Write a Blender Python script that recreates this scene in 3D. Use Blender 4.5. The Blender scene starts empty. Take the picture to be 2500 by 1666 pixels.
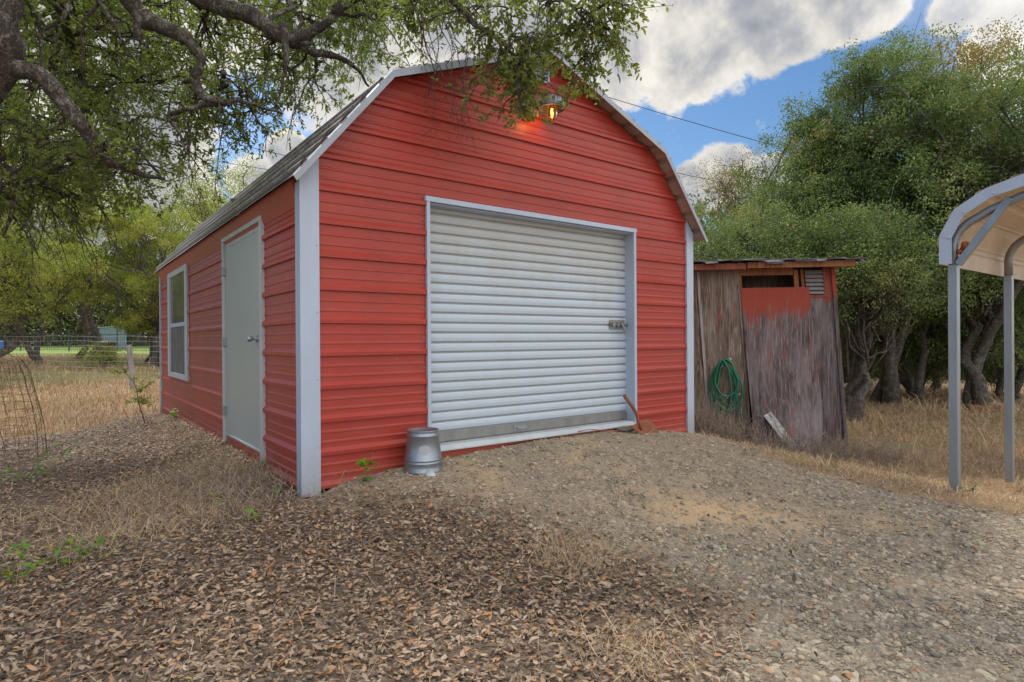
import bpy, math, random
import numpy as np
from mathutils import Vector, Matrix
S = bpy.context.scene
COL = S.collection
RNG = np.random.default_rng(11)
random.seed(4)
R_ = math.radians

# ------------------------------------------------------------------ materials
def mat(name, rough=.6, metallic=0.0):
    m = bpy.data.materials.new(name); m.use_nodes = True
    nt = m.node_tree; b = nt.nodes['Principled BSDF']
    b.inputs['Roughness'].default_value = rough; b.inputs['Metallic'].default_value = metallic
    return m, nt, b
def nd(nt, kind, **kw):
    n = nt.nodes.new(kind)
    for k, v in kw.items():
        if k.startswith('i_'):
            key = k[2:].replace('_', ' ')
            key = int(key) if key.isdigit() else key
            if isinstance(v, bpy.types.NodeSocket): nt.links.new(v, n.inputs[key])
            else: n.inputs[key].default_value = v
        else: setattr(n, k, v)
    return n
def link(nt, a, b): nt.links.new(a, b)
def ramp(nt, fac, stops, interp='LINEAR'):
    r = nt.nodes.new('ShaderNodeValToRGB'); cr = r.color_ramp; cr.interpolation = interp
    while len(cr.elements) < len(stops): cr.elements.new(.5)
    for e, (p, c) in zip(cr.elements, stops):
        e.position = p; e.color = (c[0], c[1], c[2], 1) if not isinstance(c, float) else (c, c, c, 1)
    nt.links.new(fac, r.inputs[0]); return r.outputs[0]
def objco(nt, scale=(1, 1, 1), loc=(0, 0, 0)):
    tc = nt.nodes.new('ShaderNodeTexCoord'); mp = nt.nodes.new('ShaderNodeMapping')
    mp.inputs['Scale'].default_value = scale; mp.inputs['Location'].default_value = loc
    nt.links.new(tc.outputs['Object'], mp.inputs[0]); return mp.outputs[0]
def noise(nt, vec, scale, detail=4, rough=.55, dist=0):
    return nd(nt, 'ShaderNodeTexNoise', i_Vector=vec, i_Scale=scale, i_Detail=detail, i_Roughness=rough, i_Distortion=dist).outputs[0]
def mth(nt, op, a, b=0.0, c=None, clamp=False):
    n = nt.nodes.new('ShaderNodeMath'); n.operation = op; n.use_clamp = clamp
    for i, v in enumerate((a, b, c)):
        if v is None: continue
        if isinstance(v, bpy.types.NodeSocket): nt.links.new(v, n.inputs[i])
        else: n.inputs[i].default_value = v
    return n.outputs[0]
def mixc(nt, f, a, b, blend='MIX'):
    n = nt.nodes.new('ShaderNodeMix'); n.data_type = 'RGBA'; n.blend_type = blend
    for key, v in ((0, f), (6, a), (7, b)):
        if isinstance(v, bpy.types.NodeSocket): nt.links.new(v, n.inputs[key])
        elif isinstance(v, (int, float)): n.inputs[key].default_value = v
        else: n.inputs[key].default_value = (*v, 1)
    return n.outputs[2]
def bump(nt, b, h, strength=.3, dist=.01):
    n = nd(nt, 'ShaderNodeBump', i_Strength=strength, i_Distance=dist, i_Height=h)
    nt.links.new(n.outputs[0], b.inputs['Normal'])
def attr(nt, name): return nd(nt, 'ShaderNodeAttribute', attribute_name=name)

def painted(name, col, rough=.45, dirt=(.12, .1, .08), amount=.35, scale=3, metallic=0.0, stretch=(1, 1, .25), splash=0):
    m, nt, b = mat(name, rough, metallic)
    v = objco(nt, stretch); n1 = noise(nt, v, scale, 6, .65); n2 = noise(nt, objco(nt), 60, 3)
    f = ramp(nt, n1, [(.42, 0.0), (.78, 1.0)])
    f2 = ramp(nt, n2, [(.66, 0.0), (.74, 1.0)])
    c = mixc(nt, mth(nt, 'MULTIPLY', f, amount), col, dirt)
    c = mixc(nt, mth(nt, 'MULTIPLY', f2, amount * .45), c, dirt)
    if splash:
        sp_ = nd(nt, 'ShaderNodeSeparateXYZ', i_0=objco(nt)).outputs[2]; mk = ramp(nt, mth(nt, 'MULTIPLY_ADD', n2, .35, sp_), [(.30, 1.0), (.75, 0.0)])
        c = mixc(nt, mth(nt, 'MULTIPLY', mk, splash), c, (.27, .21, .15))
    link(nt, c, b.inputs['Base Color'])
    link(nt, mth(nt, 'MULTIPLY_ADD', n1, .25, rough - .1), b.inputs['Roughness'])
    bump(nt, b, noise(nt, v, 1.7, 2), .25, .02)
    return m
M = {}
M['white'] = painted('white_metal', (.45, .53, .66), .4, (.33, .32, .3), .45, 4, splash=.55)  # blue of the reflected sky is mixed into the white base
M['whitegrey'] = painted('grey_white_metal', (.50, .54, .56), .45, (.25, .22, .18), .4, 5)
M['galv'] = painted('galvanized', (.36, .40, .44), .40, (.20, .21, .22), .5, 7, .7)
M['galvdark'] = painted('galvanized_dark', (.30, .30, .29), .5, (.12, .10, .09), .5, 9, .5)
M['rust'] = painted('rusty_steel', (.28, .09, .05), .75, (.16, .07, .045), .7, 14, .1, (1, 1, 1))
M['mud'] = painted('red_mud', (.34, .09, .03), .9, (.18, .05, .02), .6, 30, 0, (1, 1, 1))
M['trim'] = painted('grey_rake_trim', (.36, .40, .46), .5, (.22, .22, .22), .5, 6)
M['louv'] = painted('grey_louver', (.30, .28, .28), .6, (.15, .13, .12), .5, 9)
M['black'] = painted('black_plastic', (.02, .02, .022), .45, (.06, .06, .05), .4, 6)
M['ironblue'] = painted('blue_black_iron', (.03, .04, .06), .45, (.06, .06, .06), .4, 6)
M['bluegrey'] = painted('blue_grey_siding', (.18, .25, .31), .5, (.1, .12, .13), .4, 3)
M['wire'] = painted('weathered_wire', (.30, .31, .30), .5, (.15, .12, .1), .5, 9, .4)
M['rustwire'] = painted('rusty_wire', (.13, .09, .07), .8, (.2, .12, .08), .5, 9)
M['cable'] = painted('black_cable', (.03, .03, .03), .6)
M['hosegreen'] = painted('green_rubber', (.012, .17, .09), .35, (.03, .09, .05), .4, 8)
M['redwire'] = painted('red_cord', (.45, .07, .04), .5)
M['lampgrey'] = painted('grey_lamp_metal', (.17, .20, .23), .45, (.3, .3, .28), .4, 20, .3)
M['beige'] = painted('beige_metal', (.62, .50, .38), .5, (.35, .22, .12), .45, 4, 0, (1, 1, 1))
M['blue'] = painted('blue_plastic', (.02, .12, .5), .4)
M['rotwood'] = painted('old_timber', (.3, .13, .08), .85, (.12, .08, .06), .7, 10)

def redmetal(name, axis):
    m, nt, b = mat(name, .42)
    v = objco(nt, (1, 1, 1)); n1 = noise(nt, v, 1.1, 5, .6); n2 = noise(nt, objco(nt, (1.5, 1.5, 9)), 2.2, 5, .7)
    c = mixc(nt, ramp(nt, n1, [(.35, 0.0), (.7, 1.0)]), (.43, .050, .032), (.34, .045, .032))
    c = mixc(nt, mth(nt, 'MULTIPLY', ramp(nt, n2, [(.5, 0.0), (.85, 1.0)]), .28), c, (.42, .17, .13))
    sep = nd(nt, 'ShaderNodeSeparateXYZ', i_0=v)
    low = ramp(nt, mth(nt, 'MULTIPLY_ADD', noise(nt, v, 9, 5), .5, mth(nt, 'MULTIPLY', sep.outputs[2], 1.6)), [(.45, 1.0), (.95, 0.0)])
    c = mixc(nt, mth(nt, 'MULTIPLY', low, .45), c, (.34, .15, .10))
    sp = ramp(nt, noise(nt, v, 70, 2), [(.73, 0.0), (.76, 1.0)])
    c = mixc(nt, mth(nt, 'MULTIPLY', sp, .6), c, (.50, .36, .30))
    link(nt, c, b.inputs['Base Color'])
    link(nt, mth(nt, 'MULTIPLY_ADD', n2, .25, .28), b.inputs['Roughness']); b.inputs['Specular IOR Level'].default_value = .38
    bump(nt, b, noise(nt, objco(nt, (1, 1, 1.2)), 1.3, 2), .12, .02)
    return m
M['red'] = redmetal('red_sheet_metal', 0)
M['redtrim'] = painted('red_trim_metal', (.38, .062, .035), .45, (.25, .12, .09), .4, 6, 0, (1, 1, 1))

def doormetal():
    m, nt, b = mat('rollup_door_metal', .42)
    v = objco(nt); sep = nd(nt, 'ShaderNodeSeparateXYZ', i_0=v)
    streak = noise(nt, objco(nt, (1.2, 1, .2)), 5, 6, .7)
    top = ramp(nt, mth(nt, 'MULTIPLY_ADD', streak, .25, mth(nt, 'MULTIPLY', sep.outputs[2], .4)), [(.80, 0.0), (1.06, 1.0)])
    c = mixc(nt, mth(nt, 'MULTIPLY', ramp(nt, streak, [(.4, 0.0), (.8, 1.0)]), .35), (.52, .61, .70), (.45, .48, .48))
    c = mixc(nt, mth(nt, 'MULTIPLY', top, .5), c, (.42, .38, .30))
    # dust collecting in every groove of the curtain
    fr = mth(nt, 'FRACT', mth(nt, 'DIVIDE', mth(nt, 'SUBTRACT', sep.outputs[2], .524), .0836))
    g = ramp(nt, fr, [(.0, 1.0), (.13, .8), (.20, .1), (.5, 0.0), (.55, .22), (.60, 0.0), (.96, 0.0), (1.0, .8)])
    c = mixc(nt, mth(nt, 'MULTIPLY', g, .8), c, (.24, .23, .20))
    link(nt, c, b.inputs['Base Color']); bump(nt, b, streak, .15, .01)
    return m
M['rollup'] = doormetal()
def sidedoor():
    m, nt, b = mat('side_door_skin', .38)
    v = objco(nt); n1 = noise(nt, v, 90, 3, .6); n2 = noise(nt, v, 1.6, 4)
    c = mixc(nt, ramp(nt, n1, [(.35, 0.0), (.7, 1.0)]), (.34, .385, .375), (.43, .475, .46))
    c = mixc(nt, mth(nt, 'MULTIPLY', ramp(nt, n2, [(.45, 0.0), (.75, 1.0)]), .4), c, (.44, .45, .40))
    link(nt, c, b.inputs['Base Color']); bump(nt, b, n1, .5, .003)
    return m
M['sidedoor'] = sidedoor()
def roofmetal():
    m, nt, b = mat('weathered_roof_metal', .6)
    v = objco(nt); g = nd(nt, 'ShaderNodeNewGeometry')
    n1 = noise(nt, objco(nt, (1, .35, 1)), 9, 8, .75); n2 = noise(nt, v, 55, 4, .7)
    c = mixc(nt, ramp(nt, n1, [(.38, 0.0), (.62, 1.0)]), (.46, .45, .42), (.20, .185, .16))
    c = mixc(nt, ramp(nt, n2, [(.48, 0.0), (.60, 1.0)]), c, (.075, .07, .06))
    sep = nd(nt, 'ShaderNodeSeparateXYZ', i_0=v)
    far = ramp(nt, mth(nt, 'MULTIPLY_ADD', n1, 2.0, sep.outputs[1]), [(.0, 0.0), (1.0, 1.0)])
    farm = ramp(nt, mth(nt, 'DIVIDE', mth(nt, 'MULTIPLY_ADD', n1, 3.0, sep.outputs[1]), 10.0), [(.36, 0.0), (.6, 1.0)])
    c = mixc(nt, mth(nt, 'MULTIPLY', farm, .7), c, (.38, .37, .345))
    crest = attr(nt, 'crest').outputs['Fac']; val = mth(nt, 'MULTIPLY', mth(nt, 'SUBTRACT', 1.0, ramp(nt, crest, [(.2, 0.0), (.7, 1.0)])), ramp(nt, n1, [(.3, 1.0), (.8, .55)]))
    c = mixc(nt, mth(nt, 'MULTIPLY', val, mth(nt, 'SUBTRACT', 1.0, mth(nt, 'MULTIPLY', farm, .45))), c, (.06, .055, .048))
    under = mixc(nt, ramp(nt, noise(nt, objco(nt, (1, .3, 1)), 6, 5), [(.4, 0.0), (.75, 1.0)]), (.48, .38, .32), (.30, .22, .18))
    c = mixc(nt, g.outputs['Backfacing'], c, under)
    link(nt, c, b.inputs['Base Color']); bump(nt, b, n2, .3, .004)
    return m
M['roof'] = roofmetal()
def shedwood(name, base, dark, light, redline=None, redamt=0.0, seed=0.0, axis=0):
    m, nt, b = mat(name, .85)
    v0 = objco(nt, (1, 1, 1), (seed, 0, 0))
    wob = noise(nt, objco(nt, (2.2, 1, .8), (seed, 0, 0)), 1.6, 2)
    grain = noise(nt, objco(nt, (22, 8, 1.5), (seed, 0, 0)), 1.0, 9, .78, 2.2)
    fine = noise(nt, objco(nt, (150, 40, 3.0), (seed, 0, 0)), 1.0, 4, .6, .6)
    blot = noise(nt, objco(nt, (3, 2, .9), (seed, 0, 0)), 1.3, 4)
    c = ramp(nt, grain, [(.41, dark), (.48, base), (.52, base), (.59, light)])
    c = mixc(nt, mth(nt, 'MULTIPLY', ramp(nt, fine, [(.42, 1.0), (.55, 0.0)]), .6), c, dark)
    c = mixc(nt, mth(nt, 'MULTIPLY', ramp(nt, blot, [(.45, 0.0), (.7, 1.0)]), .5), c, light)
    sep = nd(nt, 'ShaderNodeSeparateXYZ', i_0=objco(nt))
    edge = mth(nt, 'ADD', mth(nt, 'MULTIPLY', noise(nt, objco(nt, (9, 3, 1.6), (seed, 0, 0)), 1.3, 5, .6, .4), 1.0), mth(nt, 'MULTIPLY', fine, .3))
    if redline is not None:
        f = ramp(nt, mth(nt, 'ADD', mth(nt, 'SUBTRACT', mth(nt, 'ADD', sep.outputs[2], mth(nt, 'MULTIPLY', edge, .85)), redline + .05), mth(nt, 'MULTIPLY', mth(nt, 'SUBTRACT', fine, .5), .45)), [(.47, 0.0), (.50, .85), (.60, 1.0)])
        redc = mixc(nt, grain, (.42, .06, .03), (.30, .05, .03))
        c = mixc(nt, mth(nt, 'MULTIPLY', f, .93), c, redc)
    if redamt:
        fl = ramp(nt, noise(nt, objco(nt, (20, 8, 2.0), (seed + 3, 0, 0)), 1.0, 6, .75, .8), [(.57, 0.0), (.62, 1.0)])
        c = mixc(nt, mth(nt, 'MULTIPLY', fl, redamt), c, (.34, .09, .06))
    link(nt, c, b.inputs['Base Color']); bump(nt, b, mth(nt, 'ADD', grain, mth(nt, 'MULTIPLY', fine, .5)), .8, .006)
    return m
M['wdoor'] = shedwood('weathered_plywood_door', (.17, .13, .13), (.05, .034, .034), (.34, .295, .305), 1.66, .9, 2.3)
M['wleft'] = shedwood('weathered_brown_boards', (.19, .13, .095), (.06, .04, .03), (.43, .385, .335), None, .7, 7.7)
M['wright'] = shedwood('weathered_grey_boards', (.14, .11, .11), (.04, .03, .03), (.28, .25, .25), 1.92, .5, 12.1)
M['wred'] = shedwood('flaking_red_boards', (.30, .075, .045), (.11, .04, .03), (.38, .13, .08), None, .6, 5.1)
M['wraw'] = shedwood('raw_orange_board', (.34, .14, .06), (.16, .05, .025), (.42, .21, .11), None, .3, 9.1)
M['wpost'] = shedwood('grey_fence_post', (.36, .33, .33), (.18, .16, .16), (.5, .47, .46), None, 0, 1.1)
M['wwhite'] = shedwood('white_painted_board', (.55, .54, .52), (.16, .14, .12), (.68, .67, .65), None, 0, 4.4)
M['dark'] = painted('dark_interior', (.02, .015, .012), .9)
def shingle():
    m, nt, b = mat('asphalt_shingle', .9)
    v = objco(nt, (1, 3, 4)); n1 = noise(nt, v, 7, 6, .7); n2 = noise(nt, objco(nt), 120, 2)
    c = ramp(nt, n1, [(.35, (.05, .05, .052)), (.55, (.13, .13, .135)), (.68, (.28, .27, .28))])
    c = mixc(nt, mth(nt, 'MULTIPLY', n2, .5), c, (.12, .11, .12))
    link(nt, c, b.inputs['Base Color']); bump(nt, b, n1, .6, .01)
    return m
M['shingle'] = shingle()
def bark(name, c1, c2, c3):
    m, nt, b = mat(name, .9)
    n1 = noise(nt, objco(nt, (1, 1, .55)), 46, 6, .75, 1.2); n2 = noise(nt, objco(nt), 17, 7, .7); n3 = noise(nt, objco(nt), 9, 6, .7)
    c = ramp(nt, n2, [(.3, c1), (.6, c2)])
    c = mixc(nt, ramp(nt, n3, [(.50, 0.0), (.60, 1.0)]), c, c3)
    cr_ = ramp(nt, n1, [(.40, 1.0), (.52, 0.0)])
    c = mixc(nt, mth(nt, 'MULTIPLY', cr_, .7), c, c1)
    link(nt, c, b.inputs['Base Color'])
    bump(nt, b, mth(nt, 'ADD', mth(nt, 'MULTIPLY', mth(nt, 'SUBTRACT', 1.0, cr_), .5), mth(nt, 'MULTIPLY', n2, .5)), 1.0, .025)
    return m
M['bark'] = bark('oak_bark', (.045, .033, .025), (.15, .115, .088), (.25, .24, .19))
M['bark2'] = bark('far_bark', (.08, .065, .055), (.19, .16, .135), (.27, .25, .225))
def leafmat(name, stops, trans=.45, rough=.45):
    m, nt, b = mat(name, rough)
    out = nt.nodes['Material Output']
    a = attr(nt, 'rnd').outputs['Fac']
    c = ramp(nt, a, stops)
    link(nt, c, b.inputs['Base Color'])
    t = nd(nt, 'ShaderNodeBsdfTranslucent')
    tc = mixc(nt, .5, c, (.26, .31, .05), 'MIX')
    link(nt, mixc(nt, 1.0, tc, (1.5, 1.6, 1.0), 'MULTIPLY'), t.inputs[0])
    mx = nd(nt, 'ShaderNodeMixShader', i_0=trans); link(nt, b.outputs[0], mx.inputs[1]); link(nt, t.outputs[0], mx.inputs[2])
    link(nt, mx.outputs[0], out.inputs[0]); return m
M['oakleaf'] = leafmat('live_oak_leaf', [(0, (.06, .08, .03)), (.5, (.15, .18, .055)), (.85, (.25, .27, .09)), (1, (.33, .30, .11))], .55)
M['leafR'] = leafmat('evergreen_oak_leaf', [(0, (.07, .115, .04)), (.5, (.15, .22, .07)), (.88, (.29, .37, .15)), (1, (.40, .26, .11))], .25)
M['leafG'] = leafmat('turning_gold_leaf', [(0, (.12, .10, .03)), (.4, (.26, .17, .05)), (.8, (.36, .16, .05)), (1, (.14, .14, .05))], .35)
M['leafL'] = leafmat('yellow_green_leaf', [(0, (.12, .15, .04)), (.5, (.28, .31, .08)), (.85, (.42, .40, .10)), (1, (.50, .32, .08))], .5)
M['leafF'] = leafmat('wood_leaf', [(0, (.05, .06, .03)), (.6, (.12, .14, .06)), (1, (.22, .22, .10))], .25)
M['weed'] = leafmat('bright_weed_leaf', [(0, (.10, .22, .02)), (.7, (.16, .32, .03)), (.9, (.32, .34, .03)), (1, (.5, .3, .03))], .35)
M['sage'] = leafmat('sage_leaf', [(0, (.10, .14, .07)), (1, (.2, .25, .12))], .2)
def flatattr(name, stops, rough=.85, tr=0):
    m, nt, b = mat(name, rough)
    a = attr(nt, 'rnd').outputs['Fac']
    c = ramp(nt, a, stops)
    c = mixc(nt, mth(nt, 'MULTIPLY', noise(nt, objco(nt), 90, 3), .5), c, mixc(nt, .5, c, (.05, .04, .03)))
    link(nt, c, b.inputs['Base Color']); b.inputs['Specular IOR Level'].default_value = .25
    return m
M['litter'] = flatattr('fallen_leaf', [(0, (.10, .068, .045)), (.2, (.235, .16, .105)), (.5, (.40, .285, .19)), (.76, (.53, .40, .28)), (.84, (.52, .31, .16)), (.95, (.52, .23, .08)), (1, (.64, .55, .43))], .6)
M['stone'] = flatattr('gravel_stone', [(0, (.17, .145, .11)), (.2, (.31, .265, .195)), (.5, (.43, .37, .275)), (.80, (.55, .465, .335)), (.94, (.53, .39, .23)), (.985, (.42, .22, .11)), (1, (.64, .60, .52))], .85)
M['straw'] = flatattr('dry_straw', [(0, (.29, .19, .11)), (.3, (.54, .37, .21)), (.7, (.76, .56, .33)), (.92, (.85, .68, .45)), (1, (.36, .36, .14))], .7)
M['twigdark'] = flatattr('fallen_twig', [(0, (.09, .07, .055)), (.6, (.20, .16, .13)), (1, (.33, .28, .23))], .8)
M['twigdry'] = flatattr('dry_stem', [(0, (.20, .155, .12)), (.6, (.42, .34, .27)), (1, (.56, .47, .38))], .8)

# ------------------------------------------------------------------ mesh helpers
def tagit(o, label=None, cat=None, group=None, kind=None):
    for k, v in (('label', label), ('category', cat), ('group', group), ('kind', kind)):
        if v: o[k] = v
    return o
def empty(name, loc=(0, 0, 0), rz=0.0):
    o = bpy.data.objects.new(name, None); COL.objects.link(o); o.location = loc; o.rotation_euler = (0, 0, rz); o.empty_display_size = .1
    return o
class MB:
    def __init__(s): s.v = []; s.f = []
    def add(s, vs, fs):
        n = len(s.v); s.v += [tuple(v) for v in vs]; s.f += [tuple(i + n for i in f) for f in fs]; return s
    def box(s, a, b, M4=None):
        x0, y0, z0 = a; x1, y1, z1 = b
        vs = [Vector(p) for p in ((x0, y0, z0), (x1, y0, z0), (x1, y1, z0), (x0, y1, z0), (x0, y0, z1), (x1, y0, z1), (x1, y1, z1), (x0, y1, z1))]
        if M4 is not None: vs = [M4 @ v for v in vs]
        return s.add(vs, [(0, 3, 2, 1), (4, 5, 6, 7), (0, 1, 5, 4), (1, 2, 6, 5), (2, 3, 7, 6), (3, 0, 4, 7)])
    def prism(s, poly, d0, d1):      # poly of 3D points, extruded from +d0 to +d1 (vectors)
        n = len(poly); a = [Vector(p) + Vector(d0) for p in poly]; b = [Vector(p) + Vector(d1) for p in poly]
        return s.add(a + b, [tuple(range(n)), tuple(range(2 * n - 1, n - 1, -1))] + [(i, i + n, (i + 1) % n + n, (i + 1) % n) for i in range(n)])
    def tube(s, pts, r, n=8, caps=True, square=False):
        pts = [Vector(p) for p in pts]; rs = r if hasattr(r, '__len__') else [r] * len(pts)
        up = None; rings = []
        for i, p in enumerate(pts):
            t = (pts[min(i + 1, len(pts) - 1)] - pts[max(i - 1, 0)]).normalized()
            if up is None: up = Vector((0, 0, 1)) if abs(t.z) < .9 else Vector((1, 0, 0))
            side = t.cross(up).normalized(); up = side.cross(t).normalized()
            rings.append([p + (side * math.cos(2 * math.pi * (k + .5) / n) + up * math.sin(2 * math.pi * (k + .5) / n)) * rs[i] for k in range(n)])
        base = len(s.v); s.v += [tuple(v) for ring in rings for v in ring]
        for i in range(len(pts) - 1):
            for k in range(n): s.f.append((base + i * n + k, base + i * n + (k + 1) % n, base + (i + 1) * n + (k + 1) % n, base + (i + 1) * n + k))
        if caps:
            s.f.append(tuple(base + k for k in range(n - 1, -1, -1))); s.f.append(tuple(base + (len(pts) - 1) * n + k for k in range(n)))
        return s
    def lathe(s, prof, c=(0, 0, 0), n=32, M4=None):
        base = len(s.v)
        for (r, z) in prof:
            for k in range(n):
                v = Vector((c[0] + r * math.cos(2 * math.pi * k / n), c[1] + r * math.sin(2 * math.pi * k / n), c[2] + z))
                s.v.append(tuple(M4 @ v if M4 is not None else v))
        for i in range(len(prof) - 1):
            for k in range(n): s.f.append((base + i * n + k, base + i * n + (k + 1) % n, base + (i + 1) * n + (k + 1) % n, base + (i + 1) * n + k))
        return s
    def build(s, name, m, parent=None, smooth=False, bevel=0):
        me = bpy.data.meshes.new(name); me.from_pydata(s.v, [], s.f); me.validate(); me.update()
        me.materials.append(m)
        if smooth: me.polygons.foreach_set('use_smooth', [True] * len(me.polygons))
        o = bpy.data.objects.new(name, me); COL.objects.link(o)
        if parent is not None: o.parent = parent
        if bevel:
            md = o.modifiers.new('bev', 'BEVEL'); md.width = bevel; md.segments = 2; md.limit_method = 'ANGLE'
        return o
def npmesh(name, V, F, m, parent=None, rnd=None, smooth=False, extra=None):
    V = np.asarray(V, np.float32); F = np.asarray(F, np.int32); k = F.shape[1]
    me = bpy.data.meshes.new(name); me.vertices.add(len(V)); me.vertices.foreach_set('co', V.ravel())
    me.loops.add(F.size); me.loops.foreach_set('vertex_index', F.ravel())
    me.polygons.add(len(F)); me.polygons.foreach_set('loop_start', np.arange(len(F), dtype=np.int32) * k)
    me.polygons.foreach_set('use_smooth', np.full(len(F), smooth))
    me.update(calc_edges=True)
    for nm, arr in ([('rnd', rnd)] if rnd is not None else []) + list((extra or {}).items()):
        a = me.attributes.new(nm, 'FLOAT', 'POINT'); a.data.foreach_set('value', np.asarray(arr, np.float32))
    me.materials.append(m)
    o = bpy.data.objects.new(name, me); COL.objects.link(o)
    if parent is not None: o.parent = parent
    return o
def unit(a): return a / np.maximum(np.linalg.norm(a, axis=-1, keepdims=True), 1e-9)
# leaf: 6 verts, 4 triangles, folded along its rib and curled
LT = np.array([(0, 1, 2), (1, 3, 2), (2, 3, 4), (3, 5, 4)])
def leaves(P, D, Nn, L, W, curl=.15, fold=.2):
    """P base points, D directions, Nn rough normals, L lengths, W widths -> verts, tris"""
    n = len(P); D = unit(D); Sd = unit(np.cross(D, Nn)); N = np.cross(Sd, D)
    L = np.asarray(L).reshape(-1, 1) * np.ones((n, 1)); W = np.asarray(W).reshape(-1, 1) * np.ones((n, 1))
    V = np.empty((n, 6, 3))
    V[:, 0] = P; V[:, 5] = P + D * L - N * L * curl
    V[:, 1] = P + D * L * .33 + Sd * W * .5 + N * W * fold; V[:, 2] = P + D * L * .33 - Sd * W * .5 + N * W * fold
    V[:, 3] = P + D * L * .70 + Sd * W * .42 + N * (W * fold - L * curl * .35); V[:, 4] = P + D * L * .70 - Sd * W * .42 + N * (W * fold - L * curl * .35)
    F = (np.arange(n)[:, None, None] * 6 + LT[None]).reshape(-1, 3)
    return V.reshape(-1, 3), F
def leaves4(P, D, Nn, L, W):
    n = len(P); D = unit(D); Sd = unit(np.cross(D, Nn)); N = np.cross(Sd, D)
    L = np.asarray(L).reshape(-1, 1) * np.ones((n, 1)); W = np.asarray(W).reshape(-1, 1) * np.ones((n, 1))
    V = np.empty((n, 4, 3)); V[:, 0] = P; V[:, 1] = P + D * L * .5 + Sd * W * .5 + N * W * .2; V[:, 2] = P + D * L; V[:, 3] = P + D * L * .5 - Sd * W * .5 + N * W * .2
    F = (np.arange(n)[:, None, None] * 4 + np.array([(0, 1, 2), (0, 2, 3)])[None]).reshape(-1, 3)
    return V.reshape(-1, 3), F
def rdir(n, rng=RNG): return unit(rng.normal(size=(n, 3)))
class TubeSet:
    """many thin tubes gathered for one mesh (numpy)"""
    def __init__(s): s.V = []; s.F = []; s.n = 0
    def add(s, pts, r, k=4):
        pts = np.asarray(pts, float); r = np.broadcast_to(np.asarray(r, float), (len(pts),))
        if k >= 5: pts = np.concatenate([pts[:1], pts, pts[-1:] + (pts[-1:] - pts[-2:-1]) * .02]); pts[0] -= (pts[2] - pts[1]) * .02; r = np.concatenate([[r[0] * .02], r, [r[-1] * .02]])
        m = len(pts)
        T = np.gradient(pts, axis=0); T = unit(T); up = np.array([0, 0, 1.]) if abs(T[0, 2]) < .8 else np.array([1., 0, 0])
        A = np.empty_like(T); a_ = np.cross(T[0], up)
        for i_ in range(m):
            a_ = a_ - T[i_] * (a_ @ T[i_]); a_ = a_ / max(1e-9, (a_ @ a_) ** .5); A[i_] = a_
        B = np.cross(A, T); an = np.arange(k) * 2 * np.pi / k
        V = pts[:, None] + (A[:, None] * np.cos(an)[None, :, None] + B[:, None] * np.sin(an)[None, :, None]) * r[:, None, None]
        i = np.arange(m - 1)[:, None] * k; j = np.arange(k)[None]; j2 = (j + 1) % k
        F = np.stack([i + j, i + j2, i + k + j2, i + k + j], -1).reshape(-1, 4) + s.n
        s.V.append(V.reshape(-1, 3)); s.F.append(F); s.n += m * k
    def build(s, name, m, parent=None, smooth=True, rnd=False):
        V = np.concatenate(s.V); F = np.concatenate(s.F)
        return npmesh(name, V, F, m, parent, smooth=smooth, rnd=(RNG.random(len(V)) if rnd else None))
def sm(a, b, x): t = np.clip((x - a) / (b - a), 0, 1); return t * t * (3 - 2 * t)
# cheap smooth value noise on numpy arrays
_G = np.random.default_rng(3).random((64, 64))
def vn(x, y, s):
    x = np.asarray(x, float) * s; y = np.asarray(y, float) * s; xi = np.floor(x).astype(int); yi = np.floor(y).astype(int); fx = x - xi; fy = y - yi
    fx = fx * fx * (3 - 2 * fx); fy = fy * fy * (3 - 2 * fy); g = lambda a, b: _G[a % 64, b % 64]
    return (g(xi, yi) * (1 - fx) + g(xi + 1, yi) * fx) * (1 - fy) + (g(xi, yi + 1) * (1 - fx) + g(xi + 1, yi + 1) * fx) * fy
def fbm(x, y, s): return vn(x, y, s) * .5 + vn(x, y, s * 2.1) * .3 + vn(x, y, s * 4.3) * .2

# ------------------------------------------------------------------ camera (2500 px wide photo, focal 1472 px)
CAM = np.array([-1.41578791, -4.30995336, 1.29926637])
yaw, pitch, roll = R_(37.23892321), R_(-0.08323211), R_(-0.38075135)
Fv = np.array([math.sin(yaw) * math.cos(pitch), math.cos(yaw) * math.cos(pitch), math.sin(pitch)])
Rv = np.array([math.cos(yaw), -math.sin(yaw), 0]); Uv = np.cross(Rv, Fv)
R2 = math.cos(roll) * Rv + math.sin(roll) * Uv; U2 = -math.sin(roll) * Rv + math.cos(roll) * Uv
cd = bpy.data.cameras.new('camera'); cam = bpy.data.objects.new('camera', cd); COL.objects.link(cam)
mw = Matrix.Identity(4)
for i in range(3): mw[i][0] = R2[i]; mw[i][1] = U2[i]; mw[i][2] = -Fv[i]; mw[i][3] = CAM[i]
cam.matrix_world = mw; cd.sensor_width = 36; cd.lens = 1472.367 / 2500 * 36; cd.clip_start = .05; cd.clip_end = 2000
S.camera = cam

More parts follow.
